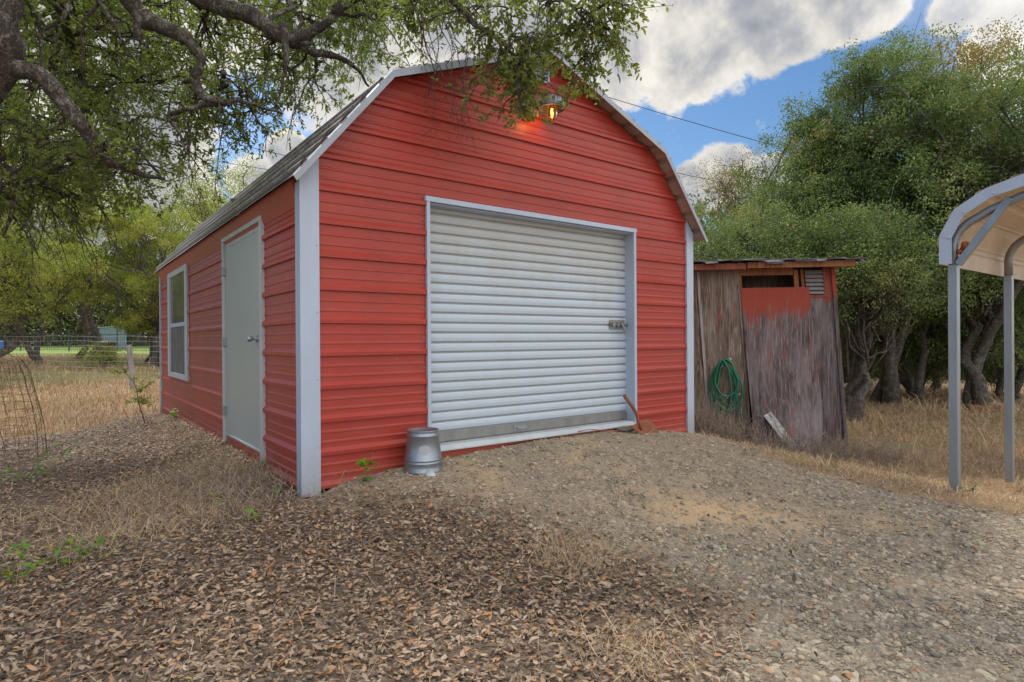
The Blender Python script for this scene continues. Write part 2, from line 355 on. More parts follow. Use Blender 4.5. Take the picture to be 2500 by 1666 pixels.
# ------------------------------------------------------------------ terrain
W_, L_ = 4.467, 7.03
FX = [-.3, 0, .11, .32, .7, 1.12, 2.09, 3.06, 3.655, 4.1, 4.48, 4.9]; FZ = [.17, .19, .205, .268, .305, .331, .377, .371, .327, .265, .206, .12]
SY = [-.3, 0, .25, .95, 2.4, 4, 5.2, 6.2, 7.03, 8]; SZ = [.18, .19, .225, .262, .275, .26, .225, .17, .14, .12]
def H(x, y):
    x = np.asarray(x, float); y = np.asarray(y, float)
    base = .10 - (.28 * sm(3.9, 5.7, x) - .14 * sm(8, 12, x)) * sm(-9, -6, -np.abs(y + 1) * .5 - 4)
    base = base + np.clip(.0175 * (y - .5 * np.maximum(x, 0) - 12), 0, .95)
    nx = np.clip(x, 0, W_); ny = np.clip(y, 0, L_); d = np.hypot(x - nx, y - ny)
    front = np.interp(nx, FX, FZ); side = np.interp(ny, SY, SZ); right = np.interp(ny, [0, 1, 7], [.2, .05, .0])
    wf = (y <= 0) * 1.0; ws = ((x < 0) & (y > 0)) * 1.0; wr = ((x > W_) & (y > 0)) * 1.0; wi = 1 - np.clip(wf + ws + wr, 0, 1)
    g = wf * front + ws * side + wr * right + wi * np.where(y > 6, .12, .1)
    Ls = np.where(wf > 0, 2.7, np.where(ws > 0, 1.6, 1.0)); Ls = np.where((x > W_) & (y <= 0), .9, Ls)
    t = 1 - sm(0, 1, d / Ls)
    h = base + (g - base) * t
    h = h + (fbm(x + 7, y + 3, .9) - .5) * .05 * sm(.2, 1.5, d) + (fbm(x, y, 4) - .5) * .014 * sm(0, .4, d)
    return h
YE = [-8, -4.5, -3.1, -2.9, -2.38, -1.83, -1.16, -.66, -.14, 0.0]; XLe = [-.1, .2, .47, .70, .98, 1.05, .80, .45, .06, -.1]
YR = [-12, -6, -3.2, -2.47, -1.67, -1.28, -.77, 0, .6]; XRe = [5.2, 4.2, 3.72, 3.64, 3.70, 3.88, 4.16, 4.52, 4.3]
def gravelmask(x, y):
    e = (fbm(x, y, 2.2) - .5) * .55
    a = sm(-.42, .42, x + e * 1.3 + (fbm(x, y, 9) - .5) * .3 - np.interp(y, YE, XLe)); b = sm(-.12, .12, np.interp(y, YR, XRe) - x + e * .5)
    return a * b * (y < .05)
def littermask(x, y):
    e = (fbm(x + 3, y, 1.5) - .5) * 1.3
    far = sm(-.5, .5, np.interp(x, [-6, -1.94, -.96, .19, .6], [3.5, 5.2, 6.1, 7.2, 7.4]) - y + e)
    return (1 - gravelmask(x, y)) * far * (x < np.where(y < 0, 3.9, 4.4) - .0) * (1 - sm(-.2, .2, x - np.interp(y, YR, XRe)))
def grid(xs, ys):
    X, Y = np.meshgrid(xs, ys); nx, ny = len(xs), len(ys)
    i = (np.arange(ny - 1)[:, None] * nx + np.arange(nx - 1)[None]).ravel()
    return X.ravel(), Y.ravel(), np.stack([i, i + 1, i + nx + 1, i + nx], -1)
def spaced(lo, hi, a, b, fine):
    c = np.arange(a, b, fine); up = [b]; st = fine
    while up[-1] < hi: st *= 1.22; up.append(up[-1] + st)
    dn = [a]; st = fine
    while dn[-1] > lo: st *= 1.22; dn.append(dn[-1] - st)
    return np.concatenate([dn[:0:-1], c, up])
X, Y, GF = grid(spaced(-160, 160, -4.5, 8, .035), spaced(-60, 220, -4.6, 8.5, .035))
Z = H(X, Y); gm = gravelmask(X, Y); lm = littermask(X, Y)
Z = Z + gm * (fbm(X, Y, 14) - .5) * .02 + lm * (fbm(X + 9, Y, 11) - .5) * .02
SAND = (2.14, -2.00)
def sandmask(x, y):
    u = (x - SAND[0]) * .8 + (y - SAND[1]) * -.6; v = (x - SAND[0]) * .6 + (y - SAND[1]) * .8
    return np.exp(-(u / .62) ** 2 - (v / .30) ** 2) * sm(.3, .6, fbm(x, y, 5) + .15)
def groundmat():
    m, nt, b = mat('ground_soil', .95)
    v = objco(nt); g = attr(nt, 'gravel').outputs['Fac']; l = attr(nt, 'litter').outputs['Fac']
    n1 = noise(nt, v, 3, 6, .65); n2 = noise(nt, v, 45, 5, .7); n3 = noise(nt, v, 1.1, 4)
    sand = ramp(nt, n2, [(.3, (.17, .135, .10)), (.5, (.34, .275, .20)), (.7, (.48, .395, .29))])
    sandy = mixc(nt, mth(nt, 'MULTIPLY', ramp(nt, noise(nt, v, 1.3, 4), [(.56, 0.0), (.68, 1.0)]), .8), sand, (.52, .38, .23))
    sandy = mixc(nt, attr(nt, 'sand').outputs['Fac'], sandy, (.66, .46, .26))
    soil = ramp(nt, n2, [(.3, (.10, .075, .06)), (.55, (.24, .18, .13)), (.75, (.38, .29, .21))])
    fld = ramp(nt, mth(nt, 'ADD', mth(nt, 'MULTIPLY', n2, .5), mth(nt, 'MULTIPLY', n1, .5)), [(.35, (.20, .14, .09)), (.52, (.40, .27, .16)), (.68, (.55, .39, .22))])
    fld = mixc(nt, ramp(nt, n3, [(.5, 0.0), (.68, .7)]), fld, (.26, .26, .13))
    c = mixc(nt, l, fld, soil); c = mixc(nt, g, c, sandy)
    link(nt, c, b.inputs['Base Color']); b.inputs['Specular IOR Level'].default_value = .1
    bump(nt, b, n2, .8, .02); return m
M['ground'] = groundmat()
go = npmesh('ground', np.stack([X, Y, Z], -1), GF, M['ground'], smooth=True, extra={'gravel': gm, 'litter': lm, 'sand': sandmask(X, Y)}); tagit(go, kind='structure')

def lawnmat():
    m, nt, b = mat('lawn_green', .9); n1 = noise(nt, objco(nt), 6, 6, .7)
    link(nt, ramp(nt, n1, [(.3, (.14, .24, .03)), (.7, (.30, .42, .06))]), b.inputs['Base Color']); return m
M['lawn'] = lawnmat()
lx, ly, lf = grid(np.linspace(-30, 9, 40), np.linspace(0, 1, 14))
ly = (42.5 - .5 * (lx + 2)) + ly * 26
lw = npmesh('lawn', np.stack([lx, ly, H(lx, ly) + .03], -1), lf, M['lawn'], smooth=True); tagit(lw, kind='structure')

# ------------------------------------------------------------------ gravel stones, litter, straw
def icos():
    t = (1 + 5 ** .5) / 2; V = np.array([(-1, t, 0), (1, t, 0), (-1, -t, 0), (1, -t, 0), (0, -1, t), (0, 1, t), (0, -1, -t), (0, 1, -t), (t, 0, -1), (t, 0, 1), (-t, 0, -1), (-t, 0, 1)]) / math.hypot(1, t)
    F = np.array([(0, 11, 5), (0, 5, 1), (0, 1, 7), (0, 7, 10), (0, 10, 11), (1, 5, 9), (5, 11, 4), (11, 10, 2), (10, 7, 6), (7, 1, 8), (3, 9, 4), (3, 4, 2), (3, 2, 6), (3, 6, 8), (3, 8, 9), (4, 9, 5), (2, 4, 11), (6, 2, 10), (8, 6, 7), (9, 8, 1)])
    return V, F
IV, IF = icos()
def stones(name, xs, ys, size, label=None, sink=.3, rnd=None, kind='stuff'):
    n = len(xs); zs = H(xs, ys)
    V = IV[None] * (1 + RNG.uniform(-.28, .28, (n, 12, 1))) * (size[:, None, None] * .5) * np.stack([RNG.uniform(.8, 1.35, n), RNG.uniform(.7, 1.1, n), RNG.uniform(.4, .75, n)], -1)[:, None]
    a = RNG.uniform(0, 6.28, n); tl = RNG.normal(0, .3, n); c, s = np.cos(a)[:, None], np.sin(a)[:, None]; ct, st = np.cos(tl)[:, None], np.sin(tl)[:, None]
    x, y, z = V[..., 0], V[..., 1], V[..., 2]; y, z = y * ct - z * st, y * st + z * ct
    V = np.stack([x * c - y * s + xs[:, None], x * s + y * c + ys[:, None], z + zs[:, None] + size[:, None] * (.32 - sink)], -1)
    F = (np.arange(n)[:, None, None] * 12 + IF[None]).reshape(-1, 3)
    r = RNG.random(n) if rnd is None else rnd
    o = npmesh(name, V.reshape(-1, 3), F, M['stone'], rnd=np.repeat(r, 12), smooth=False); tagit(o, label, 'gravel' if label else None, kind=kind); return o
def scatter(n, x0, x1, y0, y1, dens, near=2.6):
    """random ground points kept with probability dens * falloff with distance from where the photo was taken"""
    x = RNG.uniform(x0, x1, n); y = RNG.uniform(y0, y1, n); d = np.hypot(x - CAM[0], y - CAM[1]); k = RNG.random(n) < dens(x, y) * np.clip((near / d) ** 1.3, .06, 1)
    return x[k], y[k]
gx, gy = scatter(900000, -.6, 5.0, -6, .0, lambda x, y: gravelmask(x, y) * (1 - .85 * sandmask(x, y)) * (.45 + .55 * sm(.3, .55, fbm(x, y, 1.1))), 4.4)
gx, gy = gx[:185000], gy[:185000]
sz = np.clip(.0045 * RNG.pareto(2.05, len(gx)) + .005, .005, .038) * (1 - .45 * sm(-2.2, -.6, gy) * (RNG.random(len(gx)) < .6))
stones('gravel', gx, gy, sz, 'loose pale limestone gravel heaped before the roll-up door', sink=.28)

lx_, ly_ = scatter(700000, -5.5, 3.9, -4.4, 8, lambda x, y: np.maximum(littermask(x, y) * (.7 + .3 * sm(.3, .5, fbm(x, y, 2))), .018 * gravelmask(x, y) * (x < 3.3)), 3.3)
ok = ~((lx_ > -.02) & (lx_ < W_) & (ly_ > -.02) & (ly_ < L_)); lx_, ly_ = lx_[ok][:175000], ly_[ok][:175000]
n = len(lx_); print('litter', n, 'stones', len(gx))
P = np.stack([lx_, ly_, H(lx_, ly_) + RNG.uniform(.002, .024, n) + .012 * (fbm(lx_ + 9, ly_, 11) - .5)], -1)
D = rdir(n); D[:, 2] *= .2; Nn = np.stack([RNG.normal(0, .30, n), RNG.normal(0, .30, n), np.ones(n)], -1) * np.where(RNG.random(n) < .5, 1, -1)[:, None]
Lf = np.where(RNG.random(n) < .30, RNG.uniform(.007, .017, n), RNG.uniform(.022, .048, n) * RNG.uniform(.8, 1.1, n)); V, F = leaves(P, D, Nn, Lf, Lf * RNG.uniform(.28, .48, n), RNG.uniform(-.12, .22, (n, 1)), RNG.uniform(0, .3, (n, 1)))
r = RNG.random(n) ** 1.15
tagit(npmesh('leaf_litter', V, F, M['litter'], rnd=np.repeat(r, 6)), 'dry brown oak leaves covering the ground under the tree', 'leaves', kind='stuff')
# thin twigs in the litter
ts = TubeSet()
tx, ty = scatter(5200, -5, 2.2, -4.4, 7, littermask, 3.2)
for a, b in list(zip(tx, ty))[:1200]:
    an = random.uniform(0, 6.28); L = random.uniform(.04, .20); k = 5; q = np.linspace(0, L, k); cx = a + np.cos(an) * q + np.cumsum(RNG.normal(0, .006, k)); cy = b + np.sin(an) * q + np.cumsum(RNG.normal(0, .006, k))
    ts.add(np.stack([cx, cy, H(cx, cy) + .025 + np.abs(np.cumsum(RNG.normal(0, .008, k)))], -1), random.uniform(.001, .0025), 4)
tagit(ts.build('twig_litter', M['twigdark'], rnd=True), 'thin grey fallen twigs lying among the brown leaves', 'twigs', kind='stuff')

def blades(name, x, y, h, w, lean, m, label, cat, rnd=None, z0=-.01):
    n = len(x); B = np.stack([x, y, H(x, y) + z0], -1); a = RNG.uniform(0, 6.28, n); ln = lean * RNG.uniform(.3, 1.5, n); dv = np.stack([np.cos(a), np.sin(a), np.zeros(n)], -1)
    b2 = RNG.uniform(0, 6.28, n); sd = np.stack([np.cos(b2), np.sin(b2), np.zeros(n)], -1) * w[:, None] * .5
    mid = B + np.stack([0 * h, 0 * h, h * .6], -1) + dv * (h * ln * .35)[:, None]; tip = B + np.stack([0 * h, 0 * h, h * np.clip(1 - ln * .35, .15, 1)], -1) + dv * (h * ln)[:, None]
    V = np.stack([B - sd, B + sd, mid - sd * .7, mid + sd * .7, tip], 1).reshape(-1, 3)
    F = (np.arange(n)[:, None, None] * 5 + np.array([(0, 1, 3), (0, 3, 2), (2, 3, 4)])[None]).reshape(-1, 3)
    o = npmesh(name, V, F, m, rnd=np.repeat(RNG.random(n) if rnd is None else rnd, 5)); tagit(o, label, cat, kind='stuff'); return o
def notbarn(x, y): return ~((x > -.03) & (x < W_ + .03) & (y > -.05) & (y < L_ + .1))
# right hand yard
def rdens(x, y): return sm(-.05, .25, x - np.interp(y, YR, XRe)) * np.maximum(.25 + .75 * sm(.34, .55, fbm(x, y, .8)), .95 * (1 - sm(.5, 1.2, x - np.interp(y, YR, XRe)))) * notbarn(x, y)
x, y = scatter(620000, 3.4, 17, -9, 5, rdens, 5.0); x, y = x[:110000], y[:110000]; h = RNG.uniform(.02, .10, len(x)) * (.4 + 1.6 * fbm(x, y, 1.3) ** 1.6) * np.where(RNG.random(len(x)) < .06, 2.0, 1) * np.clip(np.hypot(x - CAM[0], y - CAM[1]) / 6, .8, 2.2)
blades('dry_grass', x, y, h, RNG.uniform(.002, .006, len(x)) * np.clip(np.hypot(x - CAM[0], y - CAM[1]) / 7, 1, 2.5), .0 + 1.5, M['straw'], 'trampled golden dry grass of the yard behind the gravel', 'grass')
# tan straw patches among the litter
px_ = []; py_ = []
for cx_, cy_, sx0, sy0, k_ in ((-.55, .85, .38, .45, 2600), (-.9, .2, .3, .3, 1000), (.75, -1.95, .12, .12, 420), (-1.25, .9, .4, .3, 900), (.35, -2.75, .16, .14, 380), (-.9, -2.0, .5, .4, 300), (-.3, 3.5, .15, 1.4, 900), (1.5, -1.5, .5, .4, 260), (2.6, -1.2, .8, .6, 260), (-1.2, -.1, .25, .2, 400)):
    px_.append(RNG.normal(cx_, sx0, k_)); py_.append(RNG.normal(cy_, sy0, k_))
x, y = np.concatenate(px_), np.concatenate(py_); k_ = notbarn(x, y); x, y = x[k_], y[k_]
blades('straw_tufts', x, y, RNG.uniform(.04, .13, len(x)), RNG.uniform(.0014, .003, len(x)), 2.1, M['straw'], 'thin bleached straw lying over the brown leaf litter', 'straw', z0=.008)
# left hand field
def ldens(x, y): return (1 - littermask(x, y)) * notbarn(x, y) * (.3 + .7 * sm(.3, .55, fbm(x, y, .5))) * (x < y * .25 + .2)
x, y = scatter(420000, -12, 5, 3, 38, ldens, 11); x, y = x[:70000], y[:70000]; dd = np.hypot(x - CAM[0], y - CAM[1])
h = RNG.uniform(.05, .22, len(x)) * (.5 + fbm(x, y, .35)) * np.clip(dd / 12, .7, 1.5)
gr = np.where(sm(.48, .6, fbm(x + 5, y, .22)) * (y > 10) > RNG.random(len(x)), .97 + .03 * RNG.random(len(x)), RNG.random(len(x)) * .93)
blades('field_grass', x, y, h, RNG.uniform(.004, .009, len(x)) * np.clip(dd / 9, 1, 3), .8, M['straw'], 'tall straw coloured grass of the fenced field', 'grass', gr)
# grey dead weed stems before the wooden shed and around the barn corner
ts = TubeSet(); V_ = []; 
for _ in range(1500):
    if random.random() < .8: s_ = random.uniform(0, 1) ** 1.8; a, b = 4.75 + 1.75 * s_ + random.gauss(0, .12), .45 - 1.75 * s_ + random.gauss(-.1, .2)
    else: a, b = random.gauss(-.45, .35), random.gauss(.45, .35)
    if a > 0 and a < W_ and b > 0: continue
    hh = random.uniform(.12, .46) * (1.05 - .6 * s_) if a > 1 else random.uniform(.02, .09); lean = RNG.normal(0, .28 if a > 1 else .8, 2) * hh; q = np.linspace(0, 1, 4)
    z0 = float(H(a, b)); pts = np.stack([a + lean[0] * q ** 1.5, b + lean[1] * q ** 1.5, z0 + hh * q], -1); ts.add(pts, np.array([.003, .0028, .0022, .0014]), 3)
    for k in range(3):
        p0 = pts[random.choice([1, 2, 3])]; e = p0 + RNG.normal(0, .05, 3) + np.array([0, 0, .04]); ts.add([p0, (p0 + e) / 2 + RNG.normal(0, .005, 3), e], .0019, 3)
tagit(ts.build('dead_weeds', M['twigdry'], rnd=True), 'tangled grey dead weed stems before the wooden shed door', 'weeds', kind='stuff')

# ------------------------------------------------------------------ the barn
barn = empty('barn', (0, 0, 0)); tagit(barn, 'red sheet metal barn with white corner trim and curved gambrel roof', 'barn')
ZB = .235; RB = .24
EZ, KX, KZ, PX, PZ = 2.44, .63, 3.325, W_ / 2, 3.955
EX = -.10
def roofz(x, dz=0):
    x = np.asarray(x, float); u = np.minimum(x, W_ - x)
    return np.where(u < KX, EZ + (u - EX) * (KZ - EZ) / (KX - EX), KZ + (u - KX) * (PZ - KZ) / (PX - KX)) + dz
def roofx(z):   # left x limit of the gable at height z (right limit is W_-x)
    if z <= EZ + .14: return 0.0
    return max(0.0, EX + (z - EZ) * (KX - EX) / (KZ - EZ)) if z < KZ else KX + (z - KZ) * (PX - KX) / (PZ - KZ)
RIB = [(-.012, 0), (-.008, .023), (.018, .025), (.046, .0), (.079, 0), (.0805, .006), (.091, .0055), (.100, 0), (.152, 0), (.1535, .006), (.164, .0055), (.173, 0)]
def ribprofile(z0, z1, off=0.0):
    out = []
    for k in range(0, 18):
        for dz, d in RIB: out.append((k * RB + dz + off, d))
    ins = [(z, d) for z, d in out if z0 < z < z1]
    zs = [p[0] for p in out]; ds = [p[1] for p in out]
    return [(z0, float(np.interp(z0, zs, ds)))] + ins + [(z1, float(np.interp(z1, zs, ds)))]
def screw(mb, x, y, z, nx, ny, r=.008):
    mb.lathe([(0, .004), (r * .6, .004), (r, .0015), (r, 0)], n=6, M4=Matrix.Translation((x, y, z)) @ Vector((nx, ny, 0)).to_track_quat('Z', 'Y').to_matrix().to_4x4())
def ribwall(name, u0f, u1f, z0, z1, holes, place, off=0.0, flip=False, extra=(), screws=()):
    """horizontal-ribbed sheet; u0f/u1f(z) give its ends, holes are (u0,u1,z0,z1)"""
    zs = sorted(set([z0, z1] + [q for h in holes for q in h[2:4]] + list(extra))); mb = MB()
    for za, zb in zip(zs[:-1], zs[1:]):
        prof = ribprofile(za, zb, off); act = sorted([h for h in holes if h[2] <= za + 1e-6 and h[3] >= zb - 1e-6])
        for (a, da), (b, db) in zip(prof[:-1], prof[1:]):
            if b - a < 1e-6: continue
            cuts = [(u0f(a), u0f(b))] + [q for h in act for q in ((h[0], h[0]), (h[1], h[1]))] + [(u1f(a), u1f(b))]
            for i in range(0, len(cuts), 2):
                (l0, l1), (r0, r1) = cuts[i], cuts[i + 1]
                if r0 - l0 < 1e-4 and r1 - l1 < 1e-4: continue
                q = [place(l0, a, da), place(r0, a, da), place(r1, b, db), place(l1, b, db)]
                mb.add(q, [(0, 1, 2, 3) if not flip else (3, 2, 1, 0)])
    nf = len(mb.f)
    for q in screws: screw(mb, *q)
    o = mb.build(name, M['red'], barn)
    if screws:
        o.data.materials.append(M['galvdark'])
        for p in o.data.polygons[nf:]: p.material_index = 1
    return o
SCF = [(.965, -.001, k * RB + .12, 0, -1) for k in range(2, 10)] + [(xx + random.uniform(-.03, .03), -.001, k * RB + .20, 0, -1) for k in range(10, 13) for xx in (1.15, 2.37, 2.9, 3.9) if not (xx > 3 and k == 12)] + [(xx, -.001, k * RB + .19, 0, -1) for k in (13, 14) for xx in (1.15, 2.37, 2.9)] + [(.72, -.001, .24 * 4 + .2, 0, -1), (3.75, -.001, .24 * 4 + .2, 0, -1)]
SCS = [(-.001, yy + random.uniform(-.02, .02), k * RB + .125, -1, 0) for k in range(2, 9) for yy in (3.25,)] + [(-.001, y, .24 * 3 + .125, -1, 0) for y in (2.7, 4.1, 1.0 - .12)]
ribwall('front_wall', lambda z: roofx(z + .012), lambda z: W_ - roofx(z + .012), ZB, 3.925, [(.985, 3.495, ZB, 2.45), (2.115, 2.30, 3.70, 3.84)], lambda u, z, d: (u, -d, z), extra=(EZ + .14, KZ), screws=SCF)
ribwall('side_wall', lambda y: 0, lambda z: L_, ZB - .09, 2.42, [(.99, 2.46, ZB - .09, 2.35), (4.53, 6.16, .80, 2.33)], lambda u, z, d: (-d, u, z), flip=True, screws=SCS)
ribwall('side_wall', lambda y: 0, lambda z: L_, ZB - .09, 2.46, [], lambda u, z, d: (W_ + d, u, z))
ribwall('back_wall', lambda z: roofx(z + .012), lambda z: W_ - roofx(z + .012), ZB - .09, 3.925, [], lambda u, z, d: (u, L_ + d, z), flip=True, extra=(EZ + .14, KZ))
# roof sheet: ribs run the length of the barn
def roofprof():
    pts = []
    segs = [((EX, EZ), (KX, KZ)), ((KX, KZ), (PX, PZ)), ((PX, PZ), (W_ - KX, KZ)), ((W_ - KX, KZ), (W_ - EX, EZ))]
    for (a, b) in segs:
        a = np.array(a); b = np.array(b); L = np.linalg.norm(b - a); t = (b - a) / L; nrm = np.array([-t[1], t[0]])
        n = int(round(L / .225)); per = L / n
        for k in range(n):
            for s_, d in ((0, 0), (.065, 0), (.088, .030), (.125, .030), (.150, 0)):
                pts.append(a + t * (k * per + s_ / .225 * per) + nrm * d)
    pts.append(np.array([W_ - EX, EZ])); return pts
rp = roofprof(); ysr = np.linspace(-.15, L_ + .14, 9); mb = MB()
for i, (px, pz) in enumerate(rp):
    for j, yy in enumerate(ysr): mb.v.append((px, yy, pz + .002 * math.sin(i * 3.1 + j * 2.3)))
nj = len(ysr)
for i in range(len(rp) - 1):
    for j in range(nj - 1): a = i * nj + j; mb.f.append((a, a + nj, a + nj + 1, a + 1)[::-1] if False else (a, a + nj, a + nj + 1, a + 1))
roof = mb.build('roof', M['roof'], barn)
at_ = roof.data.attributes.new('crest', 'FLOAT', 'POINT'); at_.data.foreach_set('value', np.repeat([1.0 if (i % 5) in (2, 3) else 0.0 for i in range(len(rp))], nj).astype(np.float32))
# ridge cap
mb = MB(); c = .13; sl = (PZ - KZ) / (PX - KX)
mb.add([(PX - c, -.152, PZ - c * sl + .024), (PX, -.152, PZ + .026), (PX + c, -.152, PZ - c * sl + .024), (PX - c, L_ + .15, PZ - c * sl + .024), (PX, L_ + .15, PZ + .026), (PX + c, L_ + .15, PZ - c * sl + .024)], [(0, 1, 4, 3), (1, 2, 5, 4)]); mb.build('ridge_cap', M['roof'], barn)
# white rake trim: four mitred pieces
def rake(name, y0, y1):
    mb = MB(); pl = [(EX - .012, EZ - .02), (KX, KZ + .006), (PX, PZ + .008), (W_ - KX, KZ + .006), (W_ - EX + .012, EZ - .02)]
    dn = .058
    lo = [(EX + .010, EZ - .045), (KX + .018, KZ - .034), (PX, PZ - .040), (W_ - KX - .018, KZ - .034), (W_ - EX - .010, EZ - .045)]
    for i in range(4):
        q = [(pl[i][0], 0, pl[i][1] + .006), (pl[i + 1][0], 0, pl[i + 1][1] + .006), (lo[i + 1][0], 0, lo[i + 1][1]), (lo[i][0], 0, lo[i][1])]
        mb.prism(q[::-1], (0, y0, 0), (0, y1, 0))
    for i in range(4):   # top lip lapping over the roof sheet
        a, b = pl[i], pl[i + 1]; mb.add([(a[0], y0, a[1] + .0065), (b[0], y0, b[1] + .0065), (b[0], y0 + .022, b[1] + .0205), (a[0], y0 + .022, a[1] + .0205)], [(0, 1, 2, 3)])
    return mb.build(name, M['trim'], barn)
rake('rake_trim', -.163, -.152)
# red trim under the left eave
mb = MB(); mb.prism([(-.028, 0, 2.35), (-.004, 0, 2.28), (.0, 0, 2.28), (.0, 0, 2.50), (-.062, 0, 2.46)], (0, .075, 0), (0, 7.0, 0)); mb.build('eave_trim', M['redtrim'], barn)
# white corner posts
def corner(x0, x1, sidex, zlow):
    mb = MB(); z0 = roofz(x0, -.03); z1 = roofz(x1, -.03)
    mb.prism([(x0, 0, zlow), (x1, 0, zlow), (x1, 0, float(z1)), (x0, 0, float(z0))], (0, -.026, 0), (0, -.0005, 0))
    return mb
mb = corner(-.031, .108, 0, .195); mb.box((-.0312, -.0003, .2), (-.002, .078, 2.44)); [screw(mb, .092, -.0265, k * RB + .07, 0, -1) for k in (2, 4, 6, 8)] and mb.build('corner_trim', M['white'], barn)
mb = corner(4.362, 4.483, 1, .20); mb.build('corner_trim', M['white'], barn)
mb = MB(); mb.box((-.03, 7.0, .12), (-.001, 7.07, 2.42)); mb.build('corner_trim', M['white'], barn)
# roll-up door with its frame
dr = MB(); D0 = .11
zz = .524; x0, x1 = 1.0, 3.475; prof = [(.524, 0.0)]
while zz < 2.42:
    for dz, d in ((.003, .011), (.010, .011), (.017, .001), (.022, -.001), (.045, -.004), (.068, -.002), (.0796, .002)): prof.append((zz + dz, d))
    zz += .0836
for (a, da), (b, db) in zip(prof[:-1], prof[1:]): dr.add([(x0, D0 + da, a), (x1, D0 + da, a), (x1, D0 + db, b), (x0, D0 + db, b)], [(0, 1, 2, 3)])
door = dr.build('roll_up_door', M['rollup'], barn, smooth=True)
bb = MB(); bb.box((x0, D0 - .016, .452), (x1, D0 + .006, .5238)); bb.box((x0, D0 - .02, .446), (x1, D0 + .01, .452)); bb.build('bottom_bar', M['galvdark'], door, bevel=.002)
hd = MB(); hx = 2.02; hd.box((hx - .075, D0 - .020, .474), (hx + .075, D0 - .016, .512)); hd.tube([(hx - .045, D0 - .02, .49), (hx - .045, D0 - .05, .49), (hx - .03, D0 - .056, .49), (hx + .03, D0 - .056, .49), (hx + .045, D0 - .05, .49), (hx + .045, D0 - .02, .49)], .006, 8); hd.build('handle', M['galv'], door)
lt = MB(); lx0, lz = 3.33, 1.455
lt.box((lx0 - .11, D0 - .020, lz - .045), (lx0 + .11, D0 - .013, lz + .05)); lt.tube([(lx0 - .1, D0 - .035, lz), (lx0 + .15, D0 - .035, lz)], .010, 10)
for q in (-.08, -.01, .06): lt.box((lx0 + q - .012, D0 - .048, lz - .022), (lx0 + q + .012, D0 - .02, lz + .022))
lt.tube([(lx0 + .03, D0 - .045, lz + .012), (lx0 + .03, D0 - .075, lz - .02), (lx0 + .055, D0 - .08, lz - .10)], .011, 8); lt.build('slide_latch', M['galvdark'], door, bevel=.001)
fm = MB()
fm.box((.985, -.03, .30), (1.016, .0, 2.455)); fm.box((.985, .0005, .30), (1.000, .13, 2.43))
fm.box((3.464, -.03, .30), (3.497, .0, 2.455)); fm.box((3.475, .0005, .30), (3.488, .13, 2.43))
fm.box((.975, -.034, 2.4255), (3.505, .0, 2.468)); fm.box((.9995, .0005, 2.414), (3.4755, .14, 2.424))
fm.build('door_frame', M['white'], barn, bevel=.002)
sl_ = MB(); sl_.prism([(0, -.045, .395), (0, -.045, .405), (0, -.01, .436), (0, .15, .442), (0, .15, .395)], (1.0162, 0, 0), (3.4638, 0, 0)); sl_.build('door_sill', M['whitegrey'], barn)
kp = MB(); kp.box((.985, -.010, .16), (3.495, .0, .3948)); kp.build('base_panel', M['redtrim'], barn)
# gable vent
gv = MB(); gv.box((2.115, -.03, 3.70), (2.30, -.005, 3.715)); gv.box((2.115, -.03, 3.825), (2.30, -.005, 3.84)); gv.box((2.115, -.03, 3.7155), (2.13, -.005, 3.8245)); gv.box((2.285, -.03, 3.7155), (2.30, -.005, 3.8245))
for k in range(3): gv.prism([(0, -.028, 3.722 + k * .035), (0, -.024, 3.722 + k * .035), (0, .0, 3.752 + k * .035), (0, -.004, 3.752 + k * .035)], (2.1305, 0, 0), (2.2845, 0, 0))
gv.box((2.115, .002, 3.70), (2.30, .006, 3.84)); gv.build('gable_vent', M['white'], barn)
# side door
sd = MB(); sd.box((-.012, 1.045, .372), (.02, 2.385, 2.255)); sdo = sd.build('side_door', M['sidedoor'], barn, bevel=.003)
kn = MB(); kc = (-.012, 1.165, 1.325)
kn.lathe([(0, .0), (.032, .0), (.032, .006), (.022, .012), (.011, .016), (.011, .034), (.019, .044), (.027, .062), (.024, .082), (.017, .086), (0, .086)], n=20, M4=Matrix.Translation(kc) @ Vector((-1, 0, 0)).to_track_quat('Z', 'Y').to_matrix().to_4x4()); kn.build('door_knob', M['galv'], sdo, smooth=True)
for z_ in (.60, 1.30, 2.02):
    hg = MB(); hg.tube([(-.034, 2.386, z_ - .045), (-.034, 2.386, z_ + .045)], .008, 8); hg.box((-.034, 2.35, z_ - .04), (-.0125, 2.386, z_ + .04)); hg.build('hinge', M['galv'], sdo)
df = MB(); df.box((-.033, .982, .19), (.01, 1.042, 2.318)); df.box((-.031, 2.388, .20), (.01, 2.46, 2.318)); df.box((-.034, .98, 2.3185), (.01, 2.465, 2.36)); df.box((-.008, 1.0425, 2.258), (.01, 2.3875, 2.318)); df.box((-.02, 1.0425, .352), (.02, 2.3875, .3718))
df.build('door_frame', M['whitegrey'], barn, bevel=.003)
kp = MB(); kp.box((-.009, 1.0425, .12), (.0, 2.3875, .3515)); kp.build('base_panel', M['redtrim'], barn)
